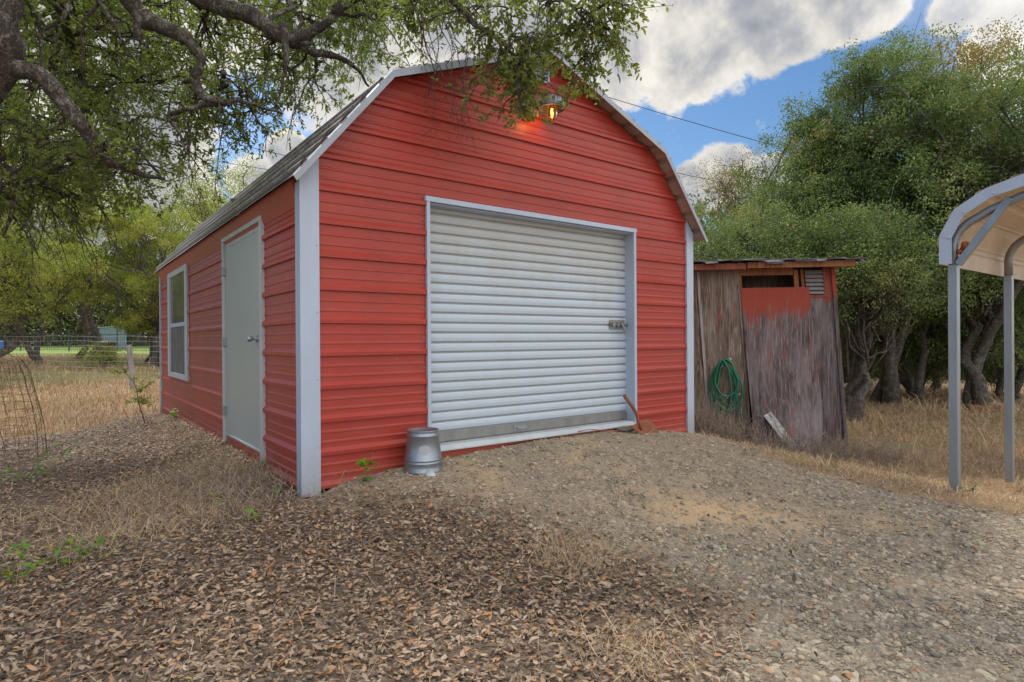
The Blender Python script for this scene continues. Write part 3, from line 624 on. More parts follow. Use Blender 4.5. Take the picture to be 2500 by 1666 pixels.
# window
wr_ = MB(); y0, y1, z0, z1 = 4.52, 6.165, .79, 2.335; tw = .17
wr_.box((-.034, y0, z0), (-.002, y0 + tw, z1)); wr_.box((-.034, y1 - tw, z0), (-.002, y1, z1)); wr_.box((-.030, y0 + tw, z1 - .075), (-.002, y1 - tw, z1)); wr_.box((-.030, y0 + tw, z0), (-.002, y1 - tw, z0 + .07))
win = wr_.build('window', M['whitegrey'], barn, bevel=.003)
sa = MB(); a0, a1 = y0 + tw + .0005, y1 - tw - .0005
sa.box((-.022, a0, z0 + .0705), (-.004, a0 + .03, z1 - .0755)); sa.box((-.022, a1 - .03, z0 + .0705), (-.004, a1, z1 - .0755)); sa.box((-.027, a0 + .0305, 1.52), (-.004, a1 - .0305, 1.575)); sa.build('sash', M['white'], win, bevel=.002)
gm_, nt, b = mat('dusty_glass', .06); link(nt, mixc(nt, ramp(nt, noise(nt, objco(nt), 3, 5), [(.35, 0.0), (.75, 1.0)]), (.10, .12, .10), (.20, .21, .18)), b.inputs['Base Color']); b.inputs['Specular IOR Level'].default_value = .9
link(nt, ramp(nt, noise(nt, objco(nt), 12, 4), [(.4, .04), (.7, .22)]), b.inputs['Roughness'])
pn = MB(); pn.box((-.012, a0 + .0305, 1.5755), (-.006, a1 - .0305, z1 - .0758)); pn.build('pane', gm_, win)
scm, nt, b = mat('insect_screen', .7); link(nt, ramp(nt, noise(nt, objco(nt), 5, 5), [(.35, (.085, .085, .08)), (.7, (.17, .165, .15))]), b.inputs['Base Color'])
sc_ = MB(); sc_.box((-.016, a0 + .0305, z0 + .0708), (-.009, a1 - .0305, 1.5195)); sc_.build('screen', scm, win)
# dark lining closes the inside of the sheet openings
# ------------------------------------------------------------------ wall lamp
lamp = empty('wall_lamp', (2.075, -.022, 3.415)); lamp.scale = (1.18, 1.18, 1.18); tagit(lamp, 'grey barn wall lamp with glowing amber bulb under the gable', 'lamp')
m_ = MB(); m_.box((-.062, -.028, -.062), (.062, .0, .066)); m_.build('mounting_plate', M['lampgrey'], lamp, bevel=.008)
m_ = MB(); m_.tube([(0, -.028, .02), (.03, -.07, .04), (.07, -.10, .045)], .024, 12)
hc = (.115, -.12, 0)
m_.lathe([(.0, .088), (.045, .085), (.078, .066), (.096, .035), (.104, .0), (.104, -.012), (.098, -.012), (.094, .0), (.086, .03), (.06, .06), (0, .07)], c=hc, n=28); m_.build('hood', M['lampgrey'], lamp, smooth=True)
am, nt, b = mat('amber_glass', .05); b.inputs['Base Color'].default_value = (1, .45, .12, 1); b.inputs['Transmission Weight'].default_value = 1; b.inputs['IOR'].default_value = 1.2
m_ = MB(); m_.lathe([(.034, .012), (.04, -.01), (.043, -.05), (.038, -.09), (.024, -.112), (.0, -.118)], c=hc, n=20); m_.build('glass_jar', am, lamp, smooth=True)
em = bpy.data.materials.new('glowing_filament'); em.use_nodes = True; nt = em.node_tree; nt.nodes.clear(); e = nd(nt, 'ShaderNodeEmission', i_0=(1, .36, .07, 1), i_1=30.0); o_ = nt.nodes.new('ShaderNodeOutputMaterial'); link(nt, e.outputs[0], o_.inputs[0])
m_ = MB(); m_.lathe([(.0, .0), (.008, -.004), (.011, -.035), (.007, -.075), (0, -.08)], c=hc, n=12); m_.build('bulb', em, lamp, smooth=True)
pl = bpy.data.lights.new('bulb_light', 'POINT'); pl.energy = 2.0; pl.color = (1, .36, .08); pl.shadow_soft_size = .03
plo = bpy.data.objects.new('bulb_light', pl); COL.objects.link(plo); plo.location = (2.075 + .06, -.022 - .18, 3.415 - .10)

# ------------------------------------------------------------------ bucket, shovel, cord, rocks by the door
M['bucket'] = painted('bucket_zinc', (.32, .36, .41), .36, (.13, .14, .15), .5, 7, .75)
bk = empty('metal_bucket', (.845, -.195, .305)); tagit(bk, 'galvanized metal bucket turned upside down on the gravel by the door', 'bucket')
BKP = [(.150, .0), (.153, .004), (.147, .010), (.144, .060), (.147, .065), (.147, .070), (.143, .075), (.142, .083), (.145, .088), (.145, .093), (.141, .098), (.122, .262), (.126, .269), (.126, .276), (.120, .284), (.118, .298), (.121, .306), (.121, .311), (.116, .311), (.113, .300), (.0, .298)]
m_ = MB(); m_.lathe(BKP, n=48); m_.build('body', M['bucket'], bk, smooth=True)
m_ = MB(); cr = []
ov = [(math.cos(t) * .046, math.sin(t) * .033) for t in np.linspace(0, 2 * math.pi, 24, endpoint=False)]
a0_ = math.atan2(CAM[1] + .195, CAM[0] - .845) + .08
NR = 5
for q_ in range(1, NR + 1):
    for (u, v) in ov:
        u, v = u * q_ / NR, v * q_ / NR; zz_ = .175 + v; rr = .141 - (zz_ - .098) * .116 + .0016; an = a0_ + u / rr; cr.append((rr * math.cos(an), rr * math.sin(an), zz_))
rr = .141 - .077 * .116 + .0016; cr.append((rr * math.cos(a0_), rr * math.sin(a0_), .175))
m_.add(cr, [(i, (i + 1) % 24, NR * 24) for i in range(24)] + [(q_ * 24 + i, (q_ + 1) * 24 + i, (q_ + 1) * 24 + (i + 1) % 24, q_ * 24 + (i + 1) % 24) for q_ in range(NR - 1) for i in range(24)]); m_.build('sticker_mark', painted('pale_glue_mark', (.40, .42, .44), .8, (.4, .41, .42), .15, 30), bk)

sh = empty('shovel', (3.34, -.17, .33)); tagit(sh, 'rusty short handled spade leaning on the door jamb', 'shovel')
# blade outline in its own plane (u along world x, w up the slope)
out = [(-.18, .10), (-.05, .155), (.10, .165), (.17, .10), (.205, .02), (.19, -.05), (.13, -.075), (.06, -.07), (-.04, -.02), (-.12, .05)]
m_ = MB(); vs = []; cc = (.03, .04)
for s_ in (1.0, .6): 
    for (u, w) in out:
        uu = cc[0] + (u - cc[0]) * s_; ww = cc[1] + (w - cc[1]) * s_; dd_ = .035 * (s_ ** 2); vs.append((uu, -.03 - .25 * (.12 - ww) * 1.2 - dd_, ww * .85 + .01))
vs.append((cc[0], -.03 - .25 * (.12 - cc[1]) * 1.2, cc[1] * .85 + .01)); nO = len(out)
m_.add(vs, [(i, (i + 1) % nO, (i + 1) % nO + nO, i + nO) for i in range(nO)] + [(i + nO, (i + 1) % nO + nO, 2 * nO) for i in range(nO)])
bo = m_.build('blade', M['rust'], sh, smooth=True); md = bo.modifiers.new('t', 'SOLIDIFY'); md.thickness = .004
m_ = MB(); m_.tube([(-.02, -.06, .05), (-.055, -.055, .14), (-.065, -.045, .21), (-.10, -.02, .29), (-.165, .03, .40)], [.016, .016, .017, .018, .018], 10); m_.build('handle', M['rust'], sh, smooth=True)

m_ = MB(); m_.tube([(2.62, -.05, .41), (2.75, -.075, .425), (2.9, -.09, .40), (3.02, -.12, .385), (3.1, -.13, .375)], .004, 6); tagit(m_.build('cord', M['redwire'], None, smooth=True), 'thin red cord hanging over the door sill onto gravel', 'cord')
fs_ = MB(); q = IV * np.array([.13, .06, .035]) * (1 + RNG.uniform(-.2, .2, (12, 1))) + np.array([3.20, -.13, .385]); fs_.add([tuple(v) for v in q], [tuple(f) for f in IF]); tagit(fs_.build('flat_stone', M['stone']), 'flat grey stone lying under the shovel blade', 'stone')
q = IV * np.array([.05, .04, .04]) * (1 + RNG.uniform(-.2, .2, (12, 1))) + np.array([.80, -.385, .30]); fs_ = MB(); fs_.add([tuple(v) for v in q], [tuple(f) for f in IF]); tagit(fs_.build('white_stone', M['whitegrey']), 'whitish stone lying against the foot of the bucket', 'stone')

# ------------------------------------------------------------------ wooden shed (local frame: x right, y away from camera, z up)
SA = (6.917, -.628, -.02); su = math.atan2(-.71, .705)
shed = empty('wooden_shed', SA, su); tagit(shed, 'leaning weathered plywood shed with flaking red paint and shingle roof', 'shed')
LEAN = -.066
def sx_(s, z): return s + LEAN * z
def sheet(name, s0, s1, z0, z1, t, m, th=.014, nz=6, parent=shed, curlf=None):
    mb = MB(); ns = 5; g = []
    for side in (0, 1):
        for j in range(nz + 1):
            z = z0 + (z1 - z0) * j / nz
            for i in range(ns + 1):
                s = s0 + (s1 - s0) * i / ns; y = t - (curlf(i / ns, z) if curlf else 0); g.append((sx_(s, z), y + side * th, z))
    N1 = (nz + 1) * (ns + 1); f = []
    for j in range(nz):
        for i in range(ns):
            a = j * (ns + 1) + i; f.append((a, a + 1, a + ns + 2, a + ns + 1)); f.append((a + N1, a + N1 + ns + 1, a + N1 + ns + 2, a + N1 + 1))
    for j in range(nz):
        a = j * (ns + 1); f.append((a, a + ns + 1, a + N1 + ns + 1, a + N1)); a += ns; f.append((a, a + N1, a + N1 + ns + 1, a + ns + 1))
    for i in range(ns):
        a = i; f.append((a, a + N1, a + N1 + 1, a + 1)); a = nz * (ns + 1) + i; f.append((a, a + 1, a + N1 + 1, a + N1))
    mb.add(g, f); return mb.build(name, m, parent)
WB = -.15
sheet('front_wall', -3.0, -1.735, WB, 2.27, .0, M['wleft'])
sheet('front_wall', -1.7345, -1.20, WB, 2.27, .004, M['wleft'])
sheet('front_wall', -.40, -.0, WB, 1.86, .002, M['wright'])
sheet('front_wall', -.125, -.0, 1.8605, 2.26, .0035, M['wred'])
sheet('trim_board', -.36, -.10, 1.8605, 1.895, -.006, M['wred'], .02, 1); sheet('trim_board', -.128, -.10, 1.8955, 2.26, -.006, M['wred'], .02, 2)
sheet('batten', -1.755, -1.72, WB, 2.24, -.018, M['wpost'], .017)
sheet('batten', -1.225, -1.19, WB, 2.05, -.012, M['wleft'], .015)
sheet('corner_board', -.03, .018, WB, 2.25, -.022, M['wright'], .021); sheet('corner_board', -.004, .03, WB, 2.25, .012, M['wpost'], .06)
sheet('side_wall', .002, .014, WB, 2.25, .075, M['wright'], 1.7)
sheet('side_wall', -3.0, -2.99, WB, 2.25, .02, M['wright'], 1.7)
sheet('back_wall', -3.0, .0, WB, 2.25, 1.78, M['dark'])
sheet('stud', -.487, -.43, 1.9, 2.24, .03, M['wraw'], .05, 1); sheet('stud', -.40, -.365, 1.88, 2.24, .02, M['wraw'], .05, 1); sheet('stud', -1.20, -1.165, 1.95, 2.24, .02, M['wraw'], .04, 1)
sheet('header', -1.2, -.5, 2.17, 2.26, .012, M['wraw'], .04, 1)
sheet('lining', -1.3, -.3, 1.6, 2.24, .55, M['wleft'], .02, 2)
# louvered vent
for k in range(6):
    z = 1.905 + k * .054; mb = MB(); mb.prism([(0, -.006, z), (0, -.012, z + .004), (0, .026, z + .05), (0, .03, z + .046)], (sx_(-.355, z), 0, 0), (sx_(-.13, z), 0, 0)); mb.build('louver', M['louv'], shed)
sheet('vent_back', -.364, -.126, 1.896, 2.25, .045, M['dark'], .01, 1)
# curled plywood door: bottom kicks out and slides left
mb = MB(); ns, nz = 12, 24; g = []
for side in (0, 1):
    for j in range(nz + 1):
        z = -.20 + 2.20 * j / nz; q = 1 - j / nz
        l = -1.195 + .005 * q - .0; r_ = -.325 + .045 * q - .30 * max(0, q - .72) ** 1.4 * 2.2
        for i in range(ns + 1):
            u = i / ns; s = l + (r_ - l) * u; y = -.03 - .30 * q ** 2.6 * (.55 + .45 * math.sin(u * math.pi)) - .02 * math.sin(u * 5) * q
            g.append((sx_(s, z) + .06 * q * u ** 2 * 0, y + side * .012, z))
N1 = (nz + 1) * (ns + 1); f = []
for j in range(nz):
    for i in range(ns): a = j * (ns + 1) + i; f.append((a, a + 1, a + ns + 2, a + ns + 1)); f.append((a + N1, a + N1 + ns + 1, a + N1 + ns + 2, a + N1 + 1))
for j in range(nz): a = j * (ns + 1); f.append((a, a + ns + 1, a + N1 + ns + 1, a + N1)); a += ns; f.append((a, a + N1, a + N1 + ns + 1, a + ns + 1))
for i in range(ns): a = nz * (ns + 1) + i; f.append((a, a + 1, a + N1 + 1, a + N1))
mb.add(g, f); mb.build('door', M['wdoor'], shed, smooth=False)
# fascia boards and roof
mb = MB(); mb.box((-1.28, -.20, 2.245), (.05, -.165, 2.325)); mb.build('fascia_board', M['wraw'], shed, bevel=.003)
mb = MB(); mb.box((-3.0, -.21, 2.235), (-1.3, -.17, 2.315)); mb.build('fascia_board', M['wred'], shed, bevel=.003)
mb = MB(); mb.box((-3.0, -.16, 2.275), (.02, 1.78, 2.318)); mb.build('roof_deck', M['wraw'], shed)
mb = MB()
for row in range(9):
    y_ = -.27 + row * .22; xx = -3.2 + random.uniform(0, .2)
    while xx < .17:
        w = random.uniform(.12, .30); ze = 2.325 + .012 * row / 2 + random.uniform(-.004, .022); dz = random.uniform(-.045, .02) if row == 0 else 0; e2 = min(xx + w, .21)
        mb.add([(xx, y_ + random.uniform(-.03, .02), ze + dz), (e2, y_ + random.uniform(-.03, .02), ze + dz + random.uniform(-.012, .012)), (e2, y_ + .34, ze + .028), (xx, y_ + .34, ze + .028), (xx, y_, ze + dz + .022), (e2, y_, ze + dz + .024), (e2, y_ + .34, ze + .048), (xx, y_ + .34, ze + .048)], [(0, 3, 2, 1), (4, 5, 6, 7), (0, 1, 5, 4), (1, 2, 6, 5), (2, 3, 7, 6), (3, 0, 4, 7)]); xx += w + .004
mb.build('roof_shingles', M['shingle'], shed)
mb = MB(); mb.tube([(sx_(-1.50, .93), -.0, .93), (sx_(-1.42, 1.0), -.13, 1.05)], .016, 10); mb.build('peg', M['white'], shed)
mb = MB(); mb.tube([(sx_(-1.32, .56), -.0, .57), (sx_(-1.32, .56), -.05, .57), (sx_(-1.36, .5), -.055, .56)], .015, 8); mb.build('hook', M['galv'], shed)
# hose, in the shed's frame but its own thing
hose = MB(); pts = []
top = np.array([-1.56, -.07, .985])
loops = [(.19, .98, .50, -.02), (.165, .985, .30, .02), (.12, .99, .42, .05), (.2, 1.0, .36, .06), (.1, .975, .22, -.03), (.15, .99, .55, .03)]
for k, (w, zt, zb, ox) in enumerate(loops):
    for t in np.linspace(0, 2 * math.pi, 22, endpoint=False):
        ss = math.sin(t); cz = (zt + zb) / 2 + (zt - zb) / 2 * math.cos(t); wid = w * (1.0 - .35 * max(0, math.cos(t)))
        pts.append((-1.56 + ox * (1 - math.cos(t)) / 2 + ss * wid, -.055 - .016 * k + .006 * math.sin(3 * t), cz + .012 * k * (math.cos(t) > .5)))
pts += [(-1.44, -.1, .8), (-1.40, -.08, .5), (-1.34, -.07, .28), (-1.30, -.06, .14), (-1.34, -.07, -.02)]
Msh = Matrix.Translation(SA) @ Matrix.Rotation(su, 4, 'Z')
pts2 = [(-1.72, -.09, .62), (-1.73, -.08, .40), (-1.66, -.09, .20), (-1.56, -.12, .04), (-1.46, -.16, -.05)]
hose.tube([Msh @ Vector(p) for p in pts], .0125, 8); hose.tube([Msh @ Vector(p) for p in pts2], .0125, 8)
tagit(hose.build('garden_hose', M['hosegreen'], None, smooth=True), 'green garden hose coiled on a white peg of the wooden shed', 'hose')
# white boards leaning on the door
def plank(name, a, b, w, th, label):
    a = Vector(a); b = Vector(b); t = (b - a).normalized(); n_ = Vector((0, -1, .35)).normalized(); s_ = t.cross(n_).normalized(); n_ = s_.cross(t)
    mb = MB(); vs = [p + s_ * i * w / 2 + n_ * j * th / 2 for p in (a, b) for i, j in ((-1, -1), (1, -1), (1, 1), (-1, 1))]
    mb.add([Msh @ v for v in vs], [(0, 1, 2, 3), (7, 6, 5, 4), (0, 4, 5, 1), (1, 5, 6, 2), (2, 6, 7, 3), (3, 7, 4, 0)])
    o = mb.build(name, M['wwhite'], None, bevel=.002); tagit(o, label, 'board', 'loose white boards by the shed'); return o
plank('white_board', (-1.045, -.21, .33), (-.73, -.52, -.18), .11, .02, 'longer white painted board leaning against the curled shed door')
plank('white_board', (-.70, -.50, .02), (-.58, -.64, -.22), .10, .02, 'short white board end in the weeds below the longer one')

# ------------------------------------------------------------------ carport
cp = empty('carport', (4.42, -2.58, .06)); tagit(cp, 'beige metal carport with galvanized posts and white front trim', 'carport')
def cpz(z): return z - .06
PW = .033
def post(x, y, zlo, name='post'):
    mb = MB(); mb.box((x - PW, y - PW, zlo), (x + PW, y + PW, cpz(1.89))); o = mb.build(name, M['galv'], cp, bevel=.006)
    # bow: bent tube continuing over the roof
    return o
ARC = [(0, 1.89), (0, 2.04), (-.012, 2.10), (-.045, 2.165), (-.10, 2.215), (-.17, 2.25), (-.24, 2.29), (-.35, 2.33), (-.6, 2.42), (-1.2, 2.60), (-2.4, 2.86), (-3.0, 2.9)]
ARCO = [(.075, 1.895), (.075, 2.12), (-.03, 2.325), (-.235, 2.45), (-.46, 2.51), (-1.2, 2.70), (-2.4, 2.96), (-3.0, 3.0)]
for kx, (x, zl) in enumerate(((0, -.02), (1.5, -.16), (3.0, -.16), (4.5, -.16))):
    if kx > 2: continue
    post(x, 0, zl)
    mb = MB(); mb.tube([(x, a, cpz(z)) for a, z in ARC], .034, 8); mb.build('bow', M['galvdark'] if x else M['galv'], cp, smooth=True)
# roof skin, curved sheet with ribs along its length
pr = []
for (a, b) in zip(ARCO[:-1], ARCO[1:]):
    n = max(1, int(round(math.hypot(b[0] - a[0], b[1] - a[1]) / .23)))
    for k in range(n):
        for s_, d in ((0, 0), (.62, 0), (.72, .014), (.86, .014), (.94, 0)):
            y_ = a[0] + (b[0] - a[0]) * (k + s_) / n; z_ = a[1] + (b[1] - a[1]) * (k + s_) / n; L = math.hypot(b[0] - a[0], b[1] - a[1]); pr.append((y_ + (b[1] - a[1]) / L * d * (1 if True else 0), z_ - (b[0] - a[0]) / L * d))
pr.append(ARCO[-1]); mb = MB()
for (y_, z_) in pr: mb.v += [(-.075, y_, cpz(z_)), (4.6, y_, cpz(z_))]
for i in range(len(pr) - 1): mb.f.append((2 * i, 2 * i + 1, 2 * i + 3, 2 * i + 2))
rf = mb.build('roof', M['beige'], cp)
md = rf.modifiers.new('t', 'SOLIDIFY'); md.thickness = .002
mb = MB(); ci = [(-.012, 1.888), (-.012, 2.095), (-.095, 2.265), (-.265, 2.372), (-.46, 2.418), (-1.2, 2.61), (-2.4, 2.87), (-3, 2.91)]
for i in range(len(ARCO) - 1):
    a, b, c, d = ARCO[i], ARCO[i + 1], ci[i + 1], ci[i]; o_y = .0015 * (i % 2)
    q = [(0, p[0], cpz(p[1])) for p in (a, b, c, d)]; mb.prism(q, (-.090 - o_y, 0, 0), (-.082 - o_y, 0, 0))
for (y_, z_) in ((.02, 2.098), (-.075, 2.29), (-.27, 2.40)): mb.lathe([(0, .006), (.007, .005), (.009, 0)], n=8, M4=Matrix.Translation((-.092, y_ - .02, cpz(z_))) @ Vector((-1, 0, 0)).to_track_quat('Z', 'Y').to_matrix().to_4x4())
mb.build('front_trim', M['white'], cp)
mb = MB(); A = Vector((-.02, -.035, cpz(1.885))); B = Vector((-.02, -.37, cpz(2.36))); t = (B - A).normalized(); q = Vector((0, -t.z, t.y))
mb.add([p + q * i * .027 + Vector((j * .02, 0, 0)) for p in (A, B) for i, j in ((-1, -1), (1, -1), (1, 1), (-1, 1))], [(0, 1, 2, 3), (7, 6, 5, 4), (0, 4, 5, 1), (1, 5, 6, 2), (2, 6, 7, 3), (3, 7, 4, 0)]); mb.build('brace', M['galv'], cp, bevel=.004)
nb = MB(); 
for cpos, r in (((4.41, -2.66, 2.035), .042), ((4.405, -2.628, 1.985), .03), ((4.42, -2.64, 2.01), .03)):
    q = IV * r * (1 + RNG.uniform(-.25, .25, (12, 1))) + np.array(cpos); nb.add([tuple(v) for v in q], [tuple(f) for f in IF])
no = nb.build('mud_nest', M['mud'], None, smooth=True); no.modifiers.new('s', 'SUBSURF').render_levels = 2; tagit(no, 'rust red wasp mud nest wedged behind the carport brace', 'nest')

# ------------------------------------------------------------------ fences and field things
def P3(x, y, dz=0): return (x, y, float(H(x, y)) + dz)
wf = empty('wire_fence', P3(-1.4, 14.8)); tagit(wf, 'grey welded wire mesh fence across the straw field', 'fence')
ts = TubeSet(); A = np.array([-5.5, 17.9]); B = np.array([1.6, 12.5]); Lw = np.linalg.norm(B - A); o0 = np.array(wf.location)
nv = int(Lw / .085)
for i in range(nv + 1):
    p = A + (B - A) * i / nv; z0 = float(H(*p)); ts.add(np.array([(p[0], p[1], z0), (p[0] + .01 * math.sin(i), p[1], z0 + 1.33)]) - o0, .0022, 3)
for k in range(10):
    zz = .05 + 1.28 * (k / 9) ** .85; q = np.linspace(0, 1, 40); xy = A + (B - A) * q[:, None]; ts.add(np.stack([xy[:, 0], xy[:, 1], H(xy[:, 0], xy[:, 1]) + zz + .012 * np.sin(q * 30 + k)], -1) - o0, .003, 3)
ts.build('mesh', M['wire'], wf)
for k, (x, y, hh) in enumerate(((.16, 13.59, 1.12), (-3.6, 16.45, 1.2))):
    g = P3(x, y, -.1); mb = MB(); mb.tube([(g[0] - o0[0], g[1] - o0[1], g[2] - o0[2]), (g[0] - o0[0] - .02, g[1] - o0[1], g[2] - o0[2] + .7), (g[0] - o0[0] - .07, g[1] - o0[1], g[2] - o0[2] + hh + .1)], [.07, .062, .058], 9); mb.build('post', M['wpost'], wf)
inf = empty('iron_fence', P3(-.5, 47.5)); tagit(inf, 'dark iron picket fence at the edge of the green lawn', 'fence')
o0 = np.array(inf.location); A = np.array([-9.0, 53.9]); B = np.array([5.5, 43.2]); n_p = 140; mb = MB()
for i in range(n_p):
    p = A + (B - A) * i / n_p; z0 = float(H(*p)); mb.tube([tuple(np.array((p[0], p[1], z0 + .05)) - o0), tuple(np.array((p[0], p[1], z0 + 1.28)) - o0)], .011, 4)
for zz in (.12, 1.2):
    q = [A + (B - A) * t for t in np.linspace(0, 1, 12)]; mb.tube([tuple(np.array((p[0], p[1], float(H(*p)) + zz)) - o0) for p in q], .02, 4)
mb.build('pickets', M['ironblue'], inf)
for t in np.linspace(.03, .95, 6):
    p = A + (B - A) * t; g = np.array(P3(*p)) - o0; mb = MB(); mb.box((g[0] - .035, g[1] - .035, g[2]), (g[0] + .035, g[1] + .035, g[2] + 1.45)); mb.build('post', M['ironblue'], inf)
bs = empty('metal_shed', P3(2.0, 52.1), -.64); tagit(bs, 'small blue grey board shed standing behind the iron fence', 'shed'); bs.scale = (.68, .68, .9)
mb = MB(); 
for k in range(14): mb.box((-1.05 + k * .15, -.02 * (k % 2), 0), (-1.05 + k * .15 + .149, .05, 1.85 + .12 * k / 14))
mb.build('wall', M['bluegrey'], bs); mb = MB(); mb.box((-1.05, .051, 0), (1.05, 1.6, 1.83)); mb.build('body', M['bluegrey'], bs); mb = MB(); mb.prism([(-1.15, 0, 1.86), (1.15, 0, 1.98), (1.15, 0, 2.02), (-1.15, 0, 1.90)], (0, -.15, 0), (0, 1.75, 0)); mb.build('roof', M['whitegrey'], bs)
cb = empty('compost_bin', P3(.36, 25.74)); tagit(cb, 'round black compost bin behind a green bush in the field', 'bin')
mb = MB(); mb.lathe([(.28, 0), (.30, .02), (.31, .95), (.29, .97)], n=24); mb.build('body', M['black'], cb, smooth=True); mb = MB(); mb.lathe([(.33, .94), (.335, .99), (.28, 1.03), (.1, 1.05), (0, 1.05)], n=24); mb.build('lid', M['galvdark'], cb, smooth=True)
tb = empty('toy_slide', P3(-4.1, 45.4)); tagit(tb, 'bright blue plastic play slide far off at the left', 'toy')
mb = MB(); mb.prism([(0, 0, 0), (.5, 0, .0), (.15, 0, .75), (0, 0, .75)], (0, -.2, 0), (0, .2, 0)); mb.build('slide', M['blue'], tb, bevel=.03)
mb = MB(); g = P3(11.85, -.83, .04); mb.box((-.32, -.08, -.06), (.34, .08, .07), Matrix.Translation(g) @ Matrix.Rotation(-.65, 4, 'Z')); tagit(mb.build('timber_beam', M['rotwood'], bevel=.012), 'reddish old timber beam lying at the edge of the woods', 'timber')
# wire cage
cgo = P3(-1.93, 3.95); cg = empty('wire_cage', cgo); tagit(cg, 'rusty crumpled wire cage standing in the leaves at left', 'cage')
ts = TubeSet(); nv = 26
def cagep(a, z):
    r = .44 - .09 * z - .35 * max(0, z - .9) + .02 * math.sin(3 * a + 2 * z); return np.array([r * math.cos(a) + .02 * math.sin(5 * z + a) - .05 * z, r * math.sin(a) + .04 * math.cos(4 * z), z + .03 * math.sin(2 * a) * z])
for i in range(nv):
    a = 2 * math.pi * i / nv + random.uniform(-.03, .03); ts.add([cagep(a + random.gauss(0, .015), z) for z in np.linspace(-.05, 1.08 + random.uniform(-.1, .05), 9)], .0017 if i % 6 else .0036, 4)
for z in np.linspace(.03, 1.05, 13): ts.add([cagep(a, z + .015 * math.sin(4 * a + z * 9)) for a in np.linspace(0, 2 * math.pi, 30)], .0017, 4)
for _ in range(16):
    a = random.uniform(0, 6.28); p = cagep(a, 1.0); pts = [p]
    for k in range(5): pts.append(pts[-1] + RNG.normal(0, .06, 3) + np.array([0, 0, .005]))
    ts.add(pts, .002, 4)
ts.build('wires', M['rustwire'], cg)
# power lines
def cable(a, b, sag, label):
    q = np.linspace(0, 1, 24); a = np.array(a); b = np.array(b); p = a + (b - a) * q[:, None]; p[:, 2] -= sag * 4 * q * (1 - q); mb = MB(); mb.tube([tuple(v) for v in p], .011, 5); o = mb.build('power_line', M['cable'], smooth=True); tagit(o, label, 'cable', 'overhead power lines')
def ext(a, b, t0, t1): a = np.array(a); b = np.array(b); return a + (b - a) * t0, a + (b - a) * t1
a, b = ext((13.139, 9.764, 9.509), (17.605, 6.366, 7.76), -.9, 1.25); cable(a, b, .12, 'upper power line descending right of the roof into the oak trees')
a, b = ext((15.133, 8.243, 6.816), (16.332, 7.331, 6.48), -1.2, 1.5); cable(a, b, .02, 'lower power line crossing the small cloud beside the right eave')
a, b = ext((2.614, 17.76, 7.423), (5.422, 15.624, 6.788), -1.5, 1.3); cable(a, b, .05, 'lower power line behind the treetops left of the barn roof')
a, b = ext((3.914, 16.773, 7.752), (5.641, 15.459, 7.221), -2, 1.5); cable(a, b, .03, 'upper power line crossing the blue gap left of the barn roof')

# ------------------------------------------------------------------ plants
def weedplant(x, y, n, hgt, lsize, name, label, m='weed', spread=.06, group=None, dz=0):
    e = empty(name, P3(x, y, dz)); tagit(e, label, 'plant', group); ts = TubeSet(); Pn = []; Dn = []
    for s_ in range(max(1, n // 7)):
        a = RNG.normal(0, spread, 2); k = 5; pts = [np.array([a[0] * .3, a[1] * .3, -.01])]; dr_ = np.array([a[0] * 1.2, a[1] * 1.2, hgt * random.uniform(.6, 1.1)]) / k
        for _ in range(k): pts.append(pts[-1] + dr_ + RNG.normal(0, hgt * .03, 3))
        ts.add(pts, .0016, 4)
        for _ in range(7 if n >= 7 else n): b_ = pts[random.randint(1, k)]; Pn.append(b_ + RNG.normal(0, .008, 3)); Dn.append(np.append(RNG.normal(0, 1, 2), random.uniform(-.5, .6)))
    ts.build('stem', M['twigdry'], e, rnd=True); Pn = np.array(Pn); Dn = np.array(Dn); q = len(Pn)
    V, F = leaves(Pn, Dn, rdir(q) * .5 + np.array([0, 0, 1.]), lsize * RNG.uniform(.7, 1.3, q), lsize * .62 * RNG.uniform(.8, 1.2, q), .1, .15)
    npmesh('leaves', V, F, M[m], e, rnd=np.repeat(RNG.random(q), 6)); return e
wg = 'green weed seedlings in the litter'
weedplant(.43, -.13, 22, 0.18, 0.065, 'weed', 'bright green heart leaved weed beside the bucket', group=wg)
weedplant(-.396, .165, 12, 0.11, 0.058, 'weed', 'small green seedling just left of the white corner post', group=wg)
weedplant(-.43, -.39, 12, 0.08, 0.065, 'weed', 'low green sprig in the leaves, nearest below the corner post', group=wg, spread=.09)
weedplant(-1.627, 2.545, 75, 0.22, 0.049, 'weed', 'green and yellow weeds in front of the wire cage', group=wg, spread=.22)
weedplant(-1.2, 3.11, 24, 0.19, 0.044, 'weed', 'sparse green shoots right of the wire cage', group=wg, spread=.15)
weedplant(-1.56, -.42, 50, 0.17, 0.049, 'weed', 'green weed clump at the left edge of the leaf litter', group=wg, spread=.10)
weedplant(-1.36, -.46, 75, 0.13, 0.033, 'weed', 'yellowing green weed patch in the near left litter', group=wg, spread=.15)
weedplant(-.10, 5.18, 19, 0.19, 0.078, 'weed', 'green seedling against the side wall below the window', group=wg)
weedplant(-.06, .9, 14, .08, .035, 'weed', 'tiny green weed at the foot of the side door', group=wg, spread=.05)
weedplant(-.13, .33, 40, .07, .05, 'weed', 'dull green creeping weed at the side wall near the corner post', 'sage', group=wg, spread=.14)
weedplant(3.75, -1.15, 50, .07, .022, 'weed', 'small grey green tuft at the gravel edge before the shed', 'sage', spread=.06, group=wg)
weedplant(5.15, -.05, 60, .10, .03, 'weed', 'yellow green creeping weed below the garden hose', 'weed', spread=.16, group=wg)
weedplant(6.62, -.55, 70, .26, .022, 'weed', 'leafy grey green weed at the right foot of the shed', 'sage', spread=.14, group=wg)
